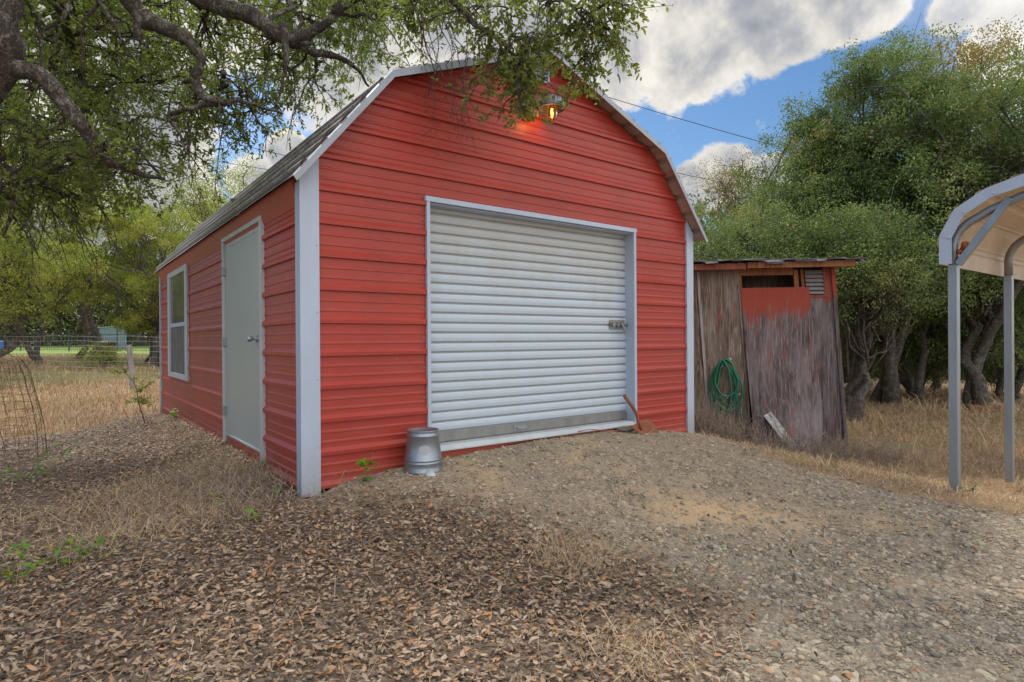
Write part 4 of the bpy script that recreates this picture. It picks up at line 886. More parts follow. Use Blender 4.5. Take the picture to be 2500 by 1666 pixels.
weedplant(4.45, -2.63, 28, 0.11, 0.039, 'weed', 'small green weed at the foot of the nearest carport post', 'sage', group=wg)
# sapling
sp = empty('sapling', P3(-.51, 5.235)); tagit(sp, 'young oak sapling with small green leaves left of the barn', 'sapling')
ts = TubeSet(); main = [np.array(p) for p in ((.08, 0, -.02), (.05, 0, .12), (.0, .0, .3), (-.01, 0, .45), (-.05, .02, .58), (-.14, .02, .70), (-.18, .02, .78))]; ts.add(main, np.array([.008, .007, .006, .005, .004, .003, .002]), 5); Pn = []; Dn = []
for k in range(16):
    p = main[random.choice([2, 2, 3, 3, 4, 5])] + RNG.normal(0, .01, 3); e = p + np.array([random.uniform(-.28, .2), random.uniform(-.15, .15), random.uniform(-.04, .14)]); ts.add([p, (p + e) / 2 + RNG.normal(0, .01, 3), e], .0022, 4)
    for _ in range(24): t = random.uniform(.3, 1.05); Pn.append(p + (e - p) * t + RNG.normal(0, .018, 3)); Dn.append(rdir(1)[0])
ts.build('stem', M['bark2'], sp); Pn = np.array(Pn); q = len(Pn); V, F = leaves(Pn, np.array(Dn), rdir(q), RNG.uniform(.02, .042, q), RNG.uniform(.012, .022, q)); npmesh('leaves', V, F, M['oakleaf'], sp, rnd=np.repeat(RNG.random(q) * .4 + .5, 6))

# ------------------------------------------------------------------ trees
def limb(a, b, k, wob, rng, lift=.15):
    a = np.array(a, float); b = np.array(b, float); q = np.linspace(0, 1, k)[:, None]; L = np.linalg.norm(b - a); p = a + (b - a) * q
    p[:, 2] += np.sin(q[:, 0] * math.pi) * L * lift; w = np.cumsum(rng.normal(0, wob * L / k, (k, 3)), 0); w -= q * w[-1]; return p + w
def tree(name, base, crown, label, leafm, nleaf, lsize, cat='tree', group=None, seed=0, trunk_r=.13, stems=2, nclump=34, low=.35, sparse=1.0, cl=.27, up=1.0):
    rng = np.random.default_rng(seed); bx, by = base; bz = float(H(bx, by)); root = empty(name, (bx, by, bz)); tagit(root, label, cat, group)
    (cx, cy, cz), (rx, ry, rz) = crown; c = np.array([cx - bx, cy - by, cz - bz]); rr = np.array([rx, ry, rz])
    d = unit(rng.normal(size=(nclump, 3))); d[:, 2] = d[:, 2] * .9 + .12; rad = rng.uniform(.45, 1.0, nclump) ** .6; C = c + d * rad[:, None] * rr
    C += rng.normal(0, .12, C.shape) * rr; C[:, 2] = np.maximum(C[:, 2], .5)
    tr = TubeSet(); br = TubeSet(); fork = []
    for s_ in range(stems):
        top = c + np.array([rng.normal(0, rx * .3), rng.normal(0, ry * .3), -rz * rng.uniform(.1, .5)]); top[2] = max(top[2], 1.2); f = limb((rng.normal(0, .25), rng.normal(0, .25), -.15), top, 9, .42, rng, .0)
        r0 = trunk_r * rng.uniform(.55, .85); tr.add(f, np.linspace(r0 * 1.25, r0 * .45, 9) + np.array([r0 * .35] + [0] * 8), 9); fork.append((f, r0))
    for i, q in enumerate(C):
        f, r0 = fork[i % stems]; k = int(np.clip(rng.integers(4, 9), 4, 8)); s0 = f[k]; r1 = r0 * .27
        L = limb(s0, q, 7, .5, rng, .06); br.add(L, np.linspace(r1, .012, 7), 5)
        for _ in range(3):
            e = q + rng.normal(0, cl, 3); br.add(limb(L[5], e, 4, .4, rng, 0), np.linspace(.012, .004, 4), 3)
    tr.build('trunk', M['bark2'], root); br.build('limbs', M['bark2'], root)
    w = rng.uniform(.5, 1.5, nclump); cnt = (w / w.sum() * nleaf).astype(int); Pn = []; rn = []
    for q, m_n, sz in zip(C, cnt, w):
        s_ = cl * (.65 + .5 * sz) * sparse; sub = q + np.clip(rng.normal(0, 1, (14, 3)), -1.6, 1.6) * np.array([s_, s_, s_ * .6]); k = rng.integers(0, 14, m_n)
        Pn.append(sub[k] + rng.normal(0, 1, (m_n, 3)) * np.array([s_, s_, s_ * .7]) * .30); rn.append(np.clip(rng.normal(.45, .2) + rng.normal(0, .2, m_n), 0, 1))
    Pn = np.concatenate(Pn); rn = np.concatenate(rn); q = len(Pn); out_ = unit(Pn - c)
    D = rdir(q, rng) + out_ * .4; V, F = leaves4(Pn, D, rdir(q, rng) + np.array([0, 0, 1.0]) * up, lsize * rng.uniform(.7, 1.3, q), lsize * .5 * rng.uniform(.8, 1.2, q))
    npmesh('crown', V, F, M[leafm], root, rnd=np.repeat(rn, 4)); return root
rg = 'oak trees at the edge of the woods on the right'
T = [('O', (14.5, 2.2), ((14.0, 2.9, 4.1), (1.6, 1.4, 1.9)), 'rounded green oak between the small cloud and the tallest oak', 'leafR', 30000, .075, .1, 1.0),
 ('A', (17.6, 8.87), ((17.63, 8.85, 4.6), (1.6, 1.6, 2.0)), 'small dark round oak just right of the barn eave, farthest', 'leafR', 16000, .10, .1, 1.0),
 ('B', (16.04, 6.29), ((15.81, 6.47, 5.7), (1.0, .95, 1.3)), 'thin brown gold tree rising behind the wooden shed', 'leafG', 6000, .07, .08, 1.3),
 ('C', (11.72, 2.04), ((11.6, 2.1, 3.7), (1.45, 1.3, 2.3)), 'bushy green oak rising above the right end of the shed roof', 'leafR', 34000, .07, .13, 1.0),
 ('D', (11.94, .61), ((11.75, .75, 5.1), (1.35, 1.2, 2.2)), 'tallest green oak in the woods with a thick twisted trunk', 'leafR', 40000, .068, .19, 1.0),
 ('E', (16.41, .98), ((16.5, .92, 7.5), (1.5, 1.3, 1.1)), 'gold orange leaved tree top behind the tallest oak', 'leafG', 13000, .075, .1, 1.2),
 ('F', (12.6, -1.0), ((12.1, -.85, 4.3), (1.6, 1.4, 2.2)), 'wide green oak above the carport roof at the right edge', 'leafR', 40000, .07, .16, 1.0),
 ('G', (10.02, .56), ((10.38, .29, 2.35), (1.75, 1.1, 1.15)), 'low spreading green oak right of the shed', 'leafR', 34000, .058, .1, 1.0),
 ('H', (8.6, 1.9), ((8.7, 1.7, 2.7), (1.4, 1.1, .85)), 'low green oak directly behind the wooden shed roof', 'leafR', 26000, .055, .1, 1.0),
 ('I', (14.45, -.67), ((14.0, -.4, 1.9), (1.7, 1.4, 1.3)), 'dark green understory oak seen between the carport posts', 'leafR', 22000, .075, .12, 1.0),
 ('J', (13.54, .85), ((13.4, 1.0, 2.0), (1.7, 1.4, 1.3)), 'leaning oak with crossed grey trunks left of the first carport post', 'leafR', 22000, .075, .12, 1.0),
 ('K', (14.6, 2.8), ((14.3, 3.2, 3.2), (1.9, 1.6, 1.8)), 'green oak deeper in the woods behind the shed corner', 'leafR', 24000, .085, .12, 1.0),
 ('M', (13.4, 1.8), ((13.2, 1.5, 4.3), (1.7, 1.5, 1.7)), 'mid green oak filling the gap below the tallest oak', 'leafR', 30000, .075, .1, 1.0),
 ('N', (13.0, -.2), ((12.6, .1, 3.6), (1.6, 1.3, 1.5)), 'mid green oak between the tallest oak and the carport', 'leafR', 28000, .07, .1, 1.0),
 ('L', (15.0, -1.6), ((14.6, -1.8, 4.4), (1.9, 1.7, 2.3)), 'green oak at the far right edge, deeper than the wide one', 'leafR', 26000, .085, .12, 1.0)]
for i, (k, b_, c_, lab, lm_, nl, ls, trr, sp_) in enumerate(T): tree('oak_tree', b_, c_, lab, lm_, int(nl * 1.45), ls * .8, group=rg, seed=40 + i, trunk_r=trr, sparse=sp_, stems=2 if k not in 'DJ' else 3, nclump=34 if nl < 20000 else 62)
lg = 'oak trees across the field on the left'
TL = [('LA', (1.88, 23.33), ((1.5, 23.6, 4.3), (2.7, 2.5, 2.9)), 'big gnarled oak with a dark trunk beside the far barn corner', 'leafL', 34000, .095, .27, 1.0, 3),
 ('LB', (-1.43, 28.36), ((-1.7, 28.5, 4.9), (3.2, 2.6, 3.2)), 'broad yellow green oak beyond the lawn at left', 'leafL', 32000, .11, .2, 1.0, 2),
 ('LC', (3.22, 17.29), ((3.2, 17.3, 5.2), (1.5, 1.3, 1.9)), 'airy light green tree rising behind the metal roof', 'leafL', 9500, .075, .1, 1.3, 2),
 ('LD', (-3.38, 21.05), ((-3.0, 20.6, 4.0), (2.0, 1.8, 2.6)), 'dark oak with low branches at the left edge of the field', 'leafL', 24000, .09, .18, 1.0, 2),
 ('LE', (.03, 32.28), ((.3, 32.1, 6.0), (3.4, 3.0, 3.5)), 'tall pale oak behind the others at left', 'leafL', 28000, .12, .2, 1.0, 2),
 ('LF', (3.6, 25.9), ((3.5, 26.0, 5.2), (2.4, 2.2, 2.7)), 'yellow green oak whose crown meets the far roof end', 'leafL', 26000, .1, .18, 1.05, 2),
 ('LG', (-6.0, 27.0), ((-6.0, 27.0, 5.0), (3.4, 3, 3.6)), 'large oak beyond the left edge of the field', 'leafL', 26000, .12, .2, 1.0, 2),
 ('LH', (6.5, 22.0), ((6.3, 22.0, 5.2), (1.9, 1.8, 1.9)), 'small orange tinged tree behind the middle of the roof', 'leafG', 9000, .085, .12, 1.1, 2)]
for i, (k, b_, c_, lab, lm_, nl, ls, trr, sp_, st_) in enumerate(TL): tree('oak_tree', b_, c_, lab, lm_, int(nl * 1.3), ls * .85, cl=.34, group=lg, seed=80 + i, trunk_r=trr, sparse=sp_, stems=st_, nclump=26 if nl < 12000 else 44)
tree('bush', (.14, 22.14), ((.14, 22.14, .95), (.75, .6, .45)), 'loose yellow green bush before the compost bin', 'leafL', 2600, .06, 'bush', seed=7, trunk_r=.03, nclump=12, cl=.2)
for i_, (bx_, by_, lab_) in enumerate([(12.66, 2.58, 'low green undergrowth bush between the first trunks right of the shed'),(14.36, 2.03, 'low green undergrowth bush behind the twisted trunk of the tallest oak'),(14.24, 0.87, 'low green undergrowth bush just left of the first carport post'),(14.78, -0.04, 'low green undergrowth bush seen between the two carport posts'),(10.74, 2.15, 'low green bush in the shade behind the trunk nearest the wooden shed')]):
    tree('bush', (bx_, by_), ((bx_, by_, 1.15), (1.0, .9, 1.0)), lab_, 'leafR', 12000, .055, 'bush', 'undergrowth bushes among the right hand oaks', seed=120 + i_, trunk_r=.03, nclump=26, cl=.26)
# far woods: one mass
def woods(name, arc, z1, nl, ls, label, seed):
    rng = np.random.default_rng(seed); A_, B_, dep = arc; t = rng.random(nl); u = rng.random(nl); A_ = np.array(A_); B_ = np.array(B_); nrm = np.array([-(B_ - A_)[1], (B_ - A_)[0]]); nrm = nrm / np.linalg.norm(nrm)
    xy = A_ + (B_ - A_) * t[:, None] + nrm * (u * dep)[:, None]; top = z1 * (.7 + .5 * vn(xy[:, 0], xy[:, 1], .35)); h = rng.random(nl) ** 1.25; z = H(xy[:, 0], xy[:, 1]) + h * top
    keep = fbm(xy[:, 0] * .7 + z * .9, xy[:, 1] * .7 + z * .5, 1.1) > .37; P_ = np.stack([xy[:, 0], xy[:, 1], z], -1)[keep]; q = len(P_)
    V, F = leaves4(P_, rdir(q, rng), rdir(q, rng) + np.array([0, 0, 1.]), ls * rng.uniform(.6, 1.4, q), ls * .55 * rng.uniform(.7, 1.3, q))
    tagit(npmesh(name, V, F, M['leafF'], rnd=np.repeat(rng.random(q), 4)), label, 'woods', kind='stuff')
    ts = TubeSet()
    for _ in range(int(np.linalg.norm(B_ - A_) * 1.3)):
        s_, w_ = rng.random(), rng.random(); p = A_ + (B_ - A_) * s_ + nrm * w_ * dep; z0 = float(H(*p)); ts.add(limb((p[0], p[1], z0 - .1), (p[0] + rng.normal(0, .8), p[1] + rng.normal(0, .8), z0 + z1 * .7), 7, .5, rng, 0), np.linspace(.14, .06, 7), 6)
    tagit(ts.build(name + '_trunks', M['bark2']), label + ', the trunks', 'woods', kind='stuff')
woods('far_woods', ((12, 17), (27, -9), 7), 6.0, 150000, .16, 'dark mass of oak woods far behind the yard', 5)
woods('field_woods', ((-30, 72), (24, 51), 9), 9.0, 190000, .30, 'dark mass of oak woods beyond the lawn', 6)

# ------------------------------------------------------------------ the big live oak overhead
LIMBS = {
 'T':[(-2.64,2.78,0.0,0.300),(-2.38,2.21,1.74,0.250),(-2.08,1.72,2.62,0.230),(-1.79,1.25,3.15,0.200),(-1.69,1.11,3.50,0.180),(-1.66,1.09,3.92,0.160),(-1.56,1.21,4.71,0.140),(-1.22,1.32,5.79,0.100)],
 'A':[(-1.70,1.19,3.22,0.120),(-1.50,1.03,3.18,0.085),(-1.33,0.96,2.97,0.075),(-1.21,0.94,2.80,0.065),(-1.11,0.99,2.65,0.050),(-0.91,1.09,2.60,0.030),(-0.69,1.30,2.62,0.015)],
 'B':[(-1.61,1.24,4.51,0.120),(-1.27,1.37,4.48,0.110),(-0.98,1.52,4.22,0.100),(-0.82,1.52,4.00,0.090),(-0.67,1.41,3.91,0.080),(-0.52,1.30,3.81,0.070),(-0.44,1.23,3.65,0.055),(-0.46,1.25,3.49,0.050),(-0.43,1.22,3.35,0.045),(-0.28,1.11,3.29,0.030),(-0.11,1.11,3.33,0.020),(0.20,1.12,3.30,0.012)],
 'B2':[(-0.32,1.15,3.29,0.030),(-0.54,1.31,3.23,0.025),(-0.65,1.39,3.17,0.020),(-0.57,1.33,3.02,0.014),(-0.54,1.31,2.85,0.008)],
 'B3':[(-0.82,1.52,4.00,0.050),(-0.86,1.43,3.82,0.035),(-0.79,1.37,3.70,0.020)],
 'C':[(-1.56,1.21,4.71,0.120),(-1.08,1.47,4.84,0.120),(-0.48,1.89,4.57,0.115),(-0.16,1.77,4.41,0.110),(0.08,1.59,4.32,0.100),(0.33,1.41,4.10,0.085),(0.57,1.22,4.21,0.050),(0.78,1.06,4.43,0.040),(1.05,0.85,4.58,0.030)],
 'C2':[(0.33,1.41,4.10,0.070),(0.57,1.34,4.03,0.045),(0.86,1.25,3.99,0.030),(1.09,1.32,3.84,0.015)],
 'C3':[(0.30,1.43,4.25,0.050),(0.29,1.30,3.86,0.035),(0.26,1.33,3.67,0.020),(0.22,1.36,3.45,0.010)],
 'D':[(-1.22,1.32,5.79,0.100),(-0.22,0.57,5.31,0.090),(0.52,0.01,4.53,0.070),(0.89,-0.28,4.09,0.045),(1.11,-0.45,3.77,0.030),(1.33,-0.62,3.55,0.018),(1.48,-0.73,3.33,0.010)],
 'D2':[(0.52,0.01,4.53,0.050),(1.08,-0.55,4.33,0.035),(1.45,-0.96,3.96,0.022),(1.67,-1.12,3.66,0.012),(1.85,-1.26,3.45,0.006)],
 'D3':[(0.64,-0.09,4.34,0.022),(0.81,-0.22,3.77,0.011),(0.91,-0.29,3.37,0.006),(0.99,-0.36,3.12,0.002)],
 'E':[(-2.08,1.72,2.62,0.080),(-1.82,1.66,2.66,0.050),(-1.59,1.73,2.60,0.035),(-1.36,1.93,2.55,0.020),(-1.09,2.11,2.51,0.010)],
 'E2':[(-1.82,1.66,2.66,0.045),(-1.66,1.66,2.61,0.030),(-1.65,1.65,2.36,0.025),(-1.72,1.70,2.11,0.012)],
 'H':[(-1.13,1.50,4.42,0.030),(-1.11,1.49,4.03,0.020),(-1.21,1.57,3.83,0.014),(-1.22,1.58,3.44,0.008)],
 'H2':[(-1.33,1.41,4.41,0.030),(-1.31,1.40,3.85,0.022),(-1.47,1.51,3.67,0.018),(-1.48,1.52,3.39,0.010)],
 'H3':[(-1.13,1.50,4.03,0.020),(-1.03,1.43,3.87,0.018),(-0.95,1.37,3.67,0.016),(-0.96,1.38,3.59,0.008)],
 'U1':[(-1.22,1.32,5.79,0.10),(-1.6,3.0,5.9,.08),(-1.4,4.6,5.2,.05),(-1.0,5.6,4.9,.03)],
 'U2':[(-1.22,1.32,5.79,0.09),(.2,2.2,5.7,.06),(1.4,2.6,5.5,.04),(2.3,2.6,5.5,.02)],
 'U3':[(-1.22,1.32,5.79,0.09),(-1.9,-.4,5.9,.06),(-1.6,-2.2,5.6,.04),(-1.2,-3.6,5.2,.02)],
 'U4':[(-1.56,1.21,4.71,0.10),(-1.4,2.4,4.5,.06),(-1.2,3.4,4.1,.04),(-1.1,4.4,3.6,.02)],
}
BLOBS=[(1.6,2.76,5.22),(-1.75,1.58,2.31),(-1.14,3.02,2.97),(2.1,2.56,5.69),(0.04,3.31,5.41),(-0.09,1.42,3.43),(-1.84,4.75,3.12),(-1.09,5.24,3.67),(-2.04,5.04,5.61),(-0.12,2.25,4.65),(-0.64,4.46,5.05),(-1.46,4.56,4.38),(1.11,1.66,4.62),(1.05,1.02,4.23),(-0.22,4.78,4.82),(-1.06,4.46,4.01),(0.6,1.84,4.73),(-0.4,4.24,5.38),(0.9,2.33,4.08),(2.3,1.82,5.32),(-1.45,4.62,3.34),(-0.44,3.06,4.33),(-2.01,3.61,3.4),(2.43,2.7,5.92),(-1.42,3.09,4.73),(-0.52,4.96,3.83),(-0.2,2.4,3.98),(-0.43,3.25,3.9),(0.08,3.34,4.31),(1.17,0.85,4.59),(0.55,3.18,4.71),(-1.06,3.53,3.75),(-1.26,5.83,4.04),(-1.72,2.27,3.05),(-0.03,2.74,4.48),(-1.23,4.54,5.02),(-1.3,2.59,4.51),(0.83,4.19,4.41),(-1.08,3.83,3.26),(-1.7,5.49,4.76),(-0.24,2.1,3.46),(-0.65,2.28,4.68),(-1.43,5.61,5.71),(-0.34,4.94,5.9),(-0.25,4.13,5.78),(-1.88,6.0,3.94),(-1.02,3.15,4.54),(1.17,2.63,5.33),(-0.77,2.69,4.19),(1.0,3.12,5.26),(0.49,3.59,5.34),(-0.65,4.86,4.71),(-2.18,6.57,3.04),(-1.69,2.08,3.96),(-1.01,4.84,5.87),(-2.13,6.21,5.4),(-0.98,3.63,4.85),(2.05,1.38,5.28),(1.39,2.23,4.98),(-0.96,5.16,4.46),(-1.05,4.24,3.17),(0.34,2.63,5.16),(-0.79,3.37,5.17),(1.78,3.39,4.92),(-0.43,3.93,4.06),(1.42,1.24,4.92),(0.71,4.12,5.77),(-1.54,2.92,4.06),(-0.25,4.07,4.94),(-1.25,5.66,4.54),(-1.9,2.54,3.51),(0.5,4.52,5.92),(-1.91,2.45,2.46),(-1.9,4.09,3.58),(-1.7,3.67,2.79),(-1.69,1.53,3.86),(0.12,4.18,5.26),(-1.12,2.92,3.55),(0.63,1.61,4.36),(-1.35,5.14,4.9),(-0.75,5.14,5.29),(0.25,1.78,3.93),(-2.1,6.15,4.62),(-1.86,5.17,3.86),(-1.57,5.72,3.6)]
NEAR=[(-1.12,1.12,2.68),(-0.95,1.24,2.60),(-1.23,1.46,2.60),(-0.83,1.40,2.77),(-1.46,1.88,2.92),(-1.36,1.93,2.65),(-1.60,2.11,2.45),(-1.78,2.13,2.36),(-0.62,1.62,3.09),(-0.47,1.76,2.90),(-1.00,1.66,2.99),(-1.52,2.30,3.38),(-1.68,1.67,2.89),(-0.29,1.87,3.34),(-0.06,1.95,3.29),(0.25,1.96,3.48),(0.51,2.02,3.84),(-1.11,2.49,2.62),(-1.44,2.49,2.43)]
FRONT=[(1.14,-0.34,3.76),(1.29,-0.46,3.57),(1.38,-0.65,3.71),(1.48,-0.73,3.49),(1.56,-0.76,3.52),(1.64,-0.97,3.47),(1.52,-0.88,3.68),(1.41,-0.67,3.33),(1.40,-0.80,3.22),(1.70,-1.02,3.22),(1.26,-0.56,3.27),(1.60,-1.19,3.55),(1.73,-1.30,3.43),(1.80,-1.35,3.57),(1.76,-1.19,3.72),(1.45,-0.46,4.01),(1.12,-0.20,4.01),(1.01,0.01,3.97),(1.57,-0.92,3.90),(0.95,0.18,3.92),(1.33,-0.80,3.02)]
OUT=[(-3.3,-.4,4.8),(-4.0,.8,4.4),(-4.3,2.2,4.2),(-4.2,3.6,4.0),(-3.9,5.0,4.0),(-3.4,.8,4.2),(-3.4,2.4,4.0),(-3.2,4.0,4.0),(-3.3,6.0,4.4),(-4.8,1.4,3.6),(-4.9,3.0,3.4),(-4.6,4.6,3.4),(-3.6,-1.6,4.9),(-2.8,-2.6,5.2),(-1.6,-.6,5.9),(-1.8,-1.6,5.6),(-1.2,-2.6,5.5),(-2.4,.4,5.8),(-.6,-.4,5.7),(.3,-.5,5.5),(-3.1,1.6,5.2),(-3.2,3.2,5.0),(-2.9,4.6,5.2),(-.4,1.2,6.2),(.6,1.0,6.0),(-1.2,.3,6.1),(-1.0,2.6,6.3),(.4,2.0,6.2)]  # unseen crown beyond the view, widened to shade the ground and side wall
oak = empty('live_oak', (0, 0, 0)); tagit(oak, 'gnarled live oak whose limbs and leaves hang over the barn', 'tree')
rng = np.random.default_rng(21)
def smooth_path(pts, sub=5):
    p = np.array(pts, float); n = len(p); out = []
    for i in range(n - 1):
        p0, p1, p2, p3 = p[max(i - 1, 0)], p[i], p[i + 1], p[min(i + 2, n - 1)]
        for t in np.linspace(0, 1, sub, endpoint=False): out.append(.5 * ((2 * p1) + (-p0 + p2) * t + (2 * p0 - 5 * p1 + 4 * p2 - p3) * t * t + (-p0 + 3 * p1 - 3 * p2 + p3) * t ** 3))
    out.append(p[-1]); return np.array(out)
def tube_mesh(name, paths, parent, k=14, rough=.08):
    t_ = TubeSet()
    for P_ in paths: t_.add(P_[:, :3] + rng.normal(0, .006, (len(P_), 3)), P_[:, 3] * (.74 + rng.normal(0, rough, len(P_))), k)
    return t_.build(name, M['bark'], parent)
paths = {k: smooth_path(v) for k, v in LIMBS.items()}
tube_mesh('trunk', [paths['T']], oak, 22)
for k in paths:
    if k != 'T': tube_mesh('limb', [paths[k]], oak, 12)
allp = np.concatenate([p[:, :4] for k, p in paths.items() if k != 'T'] + [paths['T'][20:, :4]])
br = TubeSet(); LP = []; LD_ = []; LR = []; 
def spray(start, tgt, nsub, sag, lsz, dens):
    """a drooping twig from start to tgt with side twigs and leaves"""
    k = 7; q = np.linspace(0, 1, k)[:, None]; p = start + (tgt - start) * q; L = np.linalg.norm(tgt - start); p[:, 2] += np.sin(q[:, 0] * math.pi) * L * .12; w = np.cumsum(rng.normal(0, .028 * L, (k, 3)), 0); p = p + w - q * w[-1] * .3
    br.add(p, np.linspace(.006 + .006 * L, .0018, k), 4)
    for _ in range(nsub):
        t = rng.uniform(.25, 1); i = min(int(t * (k - 1)), k - 2); s0 = p[i] + (p[i + 1] - p[i]) * (t * (k - 1) - i); dv = rng.normal(size=3) * .8 + unit(p[-1] - p[0]) * .5; dv[2] -= sag; dv = unit(dv); l = rng.uniform(.10, .26)
        e = s0 + dv * l; md_ = (s0 + e) / 2 + rng.normal(0, .012, 3); br.add(np.array([s0, md_, e]), np.array([.0028, .002, .0013]), 3)
        m_n = int(dens * rng.uniform(.7, 1.3)); tt = rng.uniform(.15, 1.0, m_n) ** .7; LP.append(s0 + (e - s0) * tt[:, None] + rng.normal(0, .010, (m_n, 3))); LD_.append(dv * .9 + rdir(m_n, rng) * .9); LR.append(np.full(m_n, lsz))
def fill(blobs, nsp, spread, nsub, sag, lsz, dens, thick=.018):
    for c in blobs:
        c = np.array(c); dd = np.linalg.norm(allp[:, :3] - c, axis=1) + np.maximum(0, c[2] - allp[:, 2]) * .2; j = int(np.argmin(dd + rng.random(len(dd)) * .25)); s0 = allp[j, :3]
        Lb = limb(s0, c + np.array([0, 0, .12]), 7, .45, rng, .10); br.add(Lb, np.linspace(min(thick * (1 + dd[j] * .35), allp[j, 3] * .8), .006, 7), 6)
        for _ in range(nsp):
            off = rng.normal(0, 1, 3) * np.array([spread, spread, spread * .75]); spray(Lb[rng.integers(3, 7)], c + off, nsub, sag, lsz, dens)
fill(BLOBS, 10, .34, 8, .25, .045, 11)
fill(NEAR, 6, .22, 7, .3, .045, 10, .012)
fill(FRONT, 7, .15, 6, .5, .048, 8, .007)
fill(OUT, 7, .42, 6, .25, .05, 8)
# bare hanging twigs
for (s0, e) in (((.93, -.2, 3.95), (1.0, -.36, 2.98)), ((.95, -.22, 3.9), (1.13, -.42, 2.86)), ((.82, -.2, 3.8), (.86, -.3, 3.25)), ((1.1, -.4, 3.6), (1.16, -.5, 2.98)), ((-.53, 1.3, 3.2), (-.5, 1.3, 2.6)), ((-.3, 1.1, 3.3), (-.27, 1.1, 2.75)), ((-1.6, 1.7, 2.6), (-1.5, 1.7, 1.95)), ((-1.4, 1.9, 2.55), (-1.2, 2.0, 1.9)), ((-1.1, 2.1, 2.5), (-.95, 2.1, 2.0)), ((-1.65, 1.65, 2.3), (-1.35, 1.75, 1.75))):
    for _ in range(3):
        e2 = np.array(e) + rng.normal(0, .09, 3); p = limb(s0, e2, 8, .35, rng, 0); br.add(p, np.linspace(.005, .0013, 8), 4)
        for _ in range(7): i = rng.integers(2, 8); br.add([p[i], p[i] + rng.normal(0, .035, 3) + np.array([0, 0, -.05]), p[i] + rng.normal(0, .05, 3) + np.array([0, 0, -.1])], .0012, 3)
bo = br.build('branches', M['bark'], oak)
LP = np.concatenate(LP); LD_ = np.concatenate(LD_); LR = np.concatenate(LR); q = len(LP); print('oak leaves', q)
V, F = leaves(LP, LD_, rdir(q, rng) + np.array([0, 0, .6]), LR * rng.uniform(.65, 1.25, q), LR * rng.uniform(.32, .46, q), .08, .12)
npmesh('crown', V, F, M['oakleaf'], oak, rnd=np.repeat(np.clip(rng.normal(.5, .22, q), 0, 1), 6))

# ------------------------------------------------------------------ sky, sun
SUN_AZ, SUN_EL = R_(-4), R_(50)     # azimuth from +y toward +x
w = bpy.data.worlds.new('World'); S.world = w; w.use_nodes = True; nt = w.node_tree; nt.nodes.clear()
sky = nd(nt, 'ShaderNodeTexSky', sky_type='NISHITA', sun_disc=False, sun_elevation=SUN_EL, sun_rotation=SUN_AZ, air_density=1.0, dust_density=.6, ozone_density=2.0)
tc = nt.nodes.new('ShaderNodeTexCoord'); dirv = tc.outputs['Generated']
nrmv = nd(nt, 'ShaderNodeVectorMath', operation='NORMALIZE', i_0=dirv).outputs[0]
CL=[(0.621,0.634,0.460,0.122),(0.674,0.596,0.436,0.102),(0.724,0.561,0.401,0.068),(0.751,0.538,0.382,0.048),(0.751,0.510,0.419,0.078),(0.776,0.456,0.436,0.068),(0.801,0.411,0.436,0.054),(0.823,0.368,0.433,0.048),(0.838,0.335,0.431,0.041),(0.649,0.573,0.500,0.163),(0.738,0.463,0.491,0.115),(0.807,0.535,0.250,0.048),(0.825,0.499,0.263,0.034),(0.791,0.568,0.229,0.037),(0.845,0.478,0.240,0.034),(0.911,0.211,0.355,0.048),(0.923,0.187,0.337,0.061),(0.882,0.247,0.401,0.041),(0.043,0.922,0.386,0.115),(0.281,0.918,0.281,0.024),(0.164,0.957,0.237,0.037),(0.125,0.970,0.211,0.061),(0.238,0.941,0.240,0.041),(0.089,0.945,0.316,0.102),(0.366,0.820,0.441,0.156),(0.490,0.739,0.463,0.129),(0.209,0.863,0.461,0.102),(0.575,0.672,0.467,0.109),(-0.020,0.984,0.177,0.102)]
acc = None
for x, y, z, r in CL:
    d = nd(nt, 'ShaderNodeVectorMath', operation='DOT_PRODUCT', i_0=nrmv, i_1=(x, y, z)).outputs['Value']; c0 = math.cos(r * 1.2)
    v = mth(nt, 'MULTIPLY', mth(nt, 'SUBTRACT', d, c0), 1 / (1 - c0), clamp=True); acc = v if acc is None else mth(nt, 'MAXIMUM', acc, v)
n1 = noise(nt, nrmv, 13, 12, .64, .2); n2 = noise(nt, nrmv, 3.5, 5, .55, .5)
dens = mth(nt, 'ADD', acc, mth(nt, 'MULTIPLY', mth(nt, 'SUBTRACT', n1, .5), 1.45))
alpha = ramp(nt, dens, [(.22, 0.0), (.30, .25), (.42, .9), (.52, 1.0)])
n3 = noise(nt, nrmv, 7.5, 9, .58, .15)
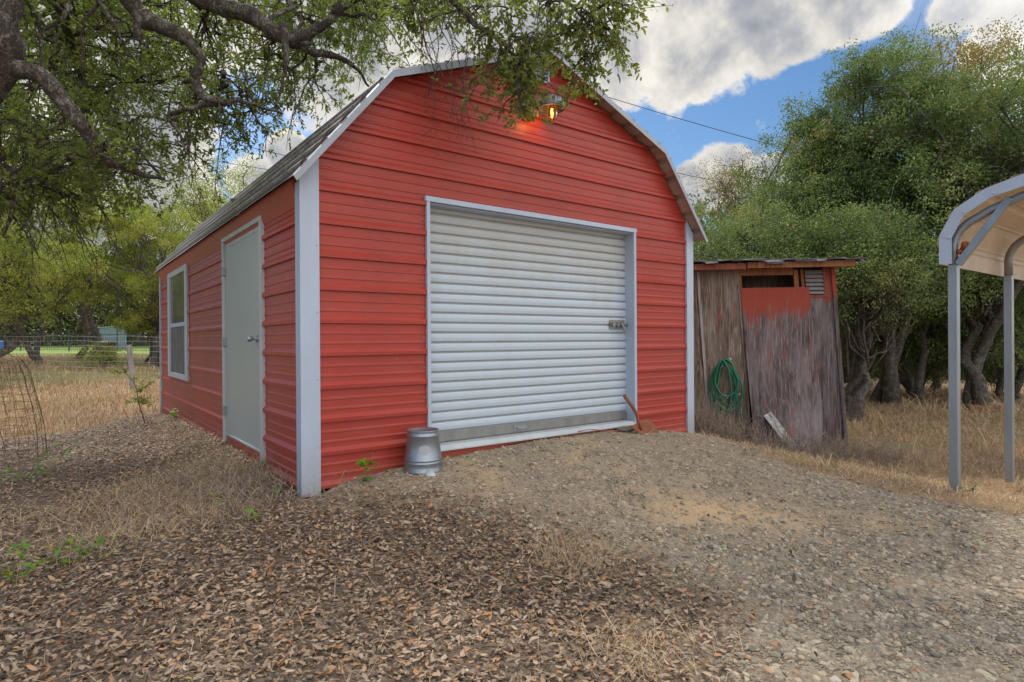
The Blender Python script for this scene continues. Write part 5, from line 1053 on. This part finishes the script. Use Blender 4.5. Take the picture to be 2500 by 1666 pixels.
lit = mth(nt, 'ADD', mth(nt, 'MULTIPLY', n3, 1.5), mth(nt, 'MULTIPLY', dens, -.42))
ccol = ramp(nt, lit, [(.12, (3.1, 3.3, 3.7)), (.32, (4.5, 4.6, 4.9)), (.46, (6.6, 6.4, 6.0)), (.64, (8.8, 8.4, 7.7))])
back = nd(nt, 'ShaderNodeVectorMath', operation='DOT_PRODUCT', i_0=nrmv, i_1=(.22, -.86, .46)).outputs['Value']  # bright cloud bank behind the camera, added to light the barn front
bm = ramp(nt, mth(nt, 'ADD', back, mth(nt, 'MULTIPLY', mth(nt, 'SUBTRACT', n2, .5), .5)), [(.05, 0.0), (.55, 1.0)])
hs = nd(nt, 'ShaderNodeHueSaturation', i_Saturation=1.22, i_Value=1.25, i_Color=sky.outputs[0]).outputs[0]
c = mixc(nt, alpha, hs, ccol)
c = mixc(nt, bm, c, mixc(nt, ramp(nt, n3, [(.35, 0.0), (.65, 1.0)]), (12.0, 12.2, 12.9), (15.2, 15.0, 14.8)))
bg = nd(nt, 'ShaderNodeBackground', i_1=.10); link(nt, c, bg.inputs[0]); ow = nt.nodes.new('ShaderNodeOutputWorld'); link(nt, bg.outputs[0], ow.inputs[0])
w.cycles.sampling_method = 'MANUAL'; w.cycles.sample_map_resolution = 512
sl = bpy.data.lights.new('sun', 'SUN'); sl.energy = 2.4; sl.angle = R_(4); sl.color = (1, .95, .87); so = bpy.data.objects.new('sun', sl); COL.objects.link(so)
sv = Vector((math.sin(SUN_AZ) * math.cos(SUN_EL), math.cos(SUN_AZ) * math.cos(SUN_EL), math.sin(SUN_EL))); so.rotation_euler = sv.to_track_quat('Z', 'Y').to_euler()
S.view_settings.view_transform = 'Standard'; S.view_settings.look = 'None'; S.view_settings.exposure = 0.13; S.view_settings.gamma = 1
S.render.engine = 'CYCLES'; S.cycles.max_bounces = 6; S.cycles.diffuse_bounces = 3; S.cycles.glossy_bounces = 2; S.cycles.transmission_bounces = 4; S.cycles.use_denoising = True
S.cycles.caustics_reflective = False; S.cycles.caustics_refractive = False
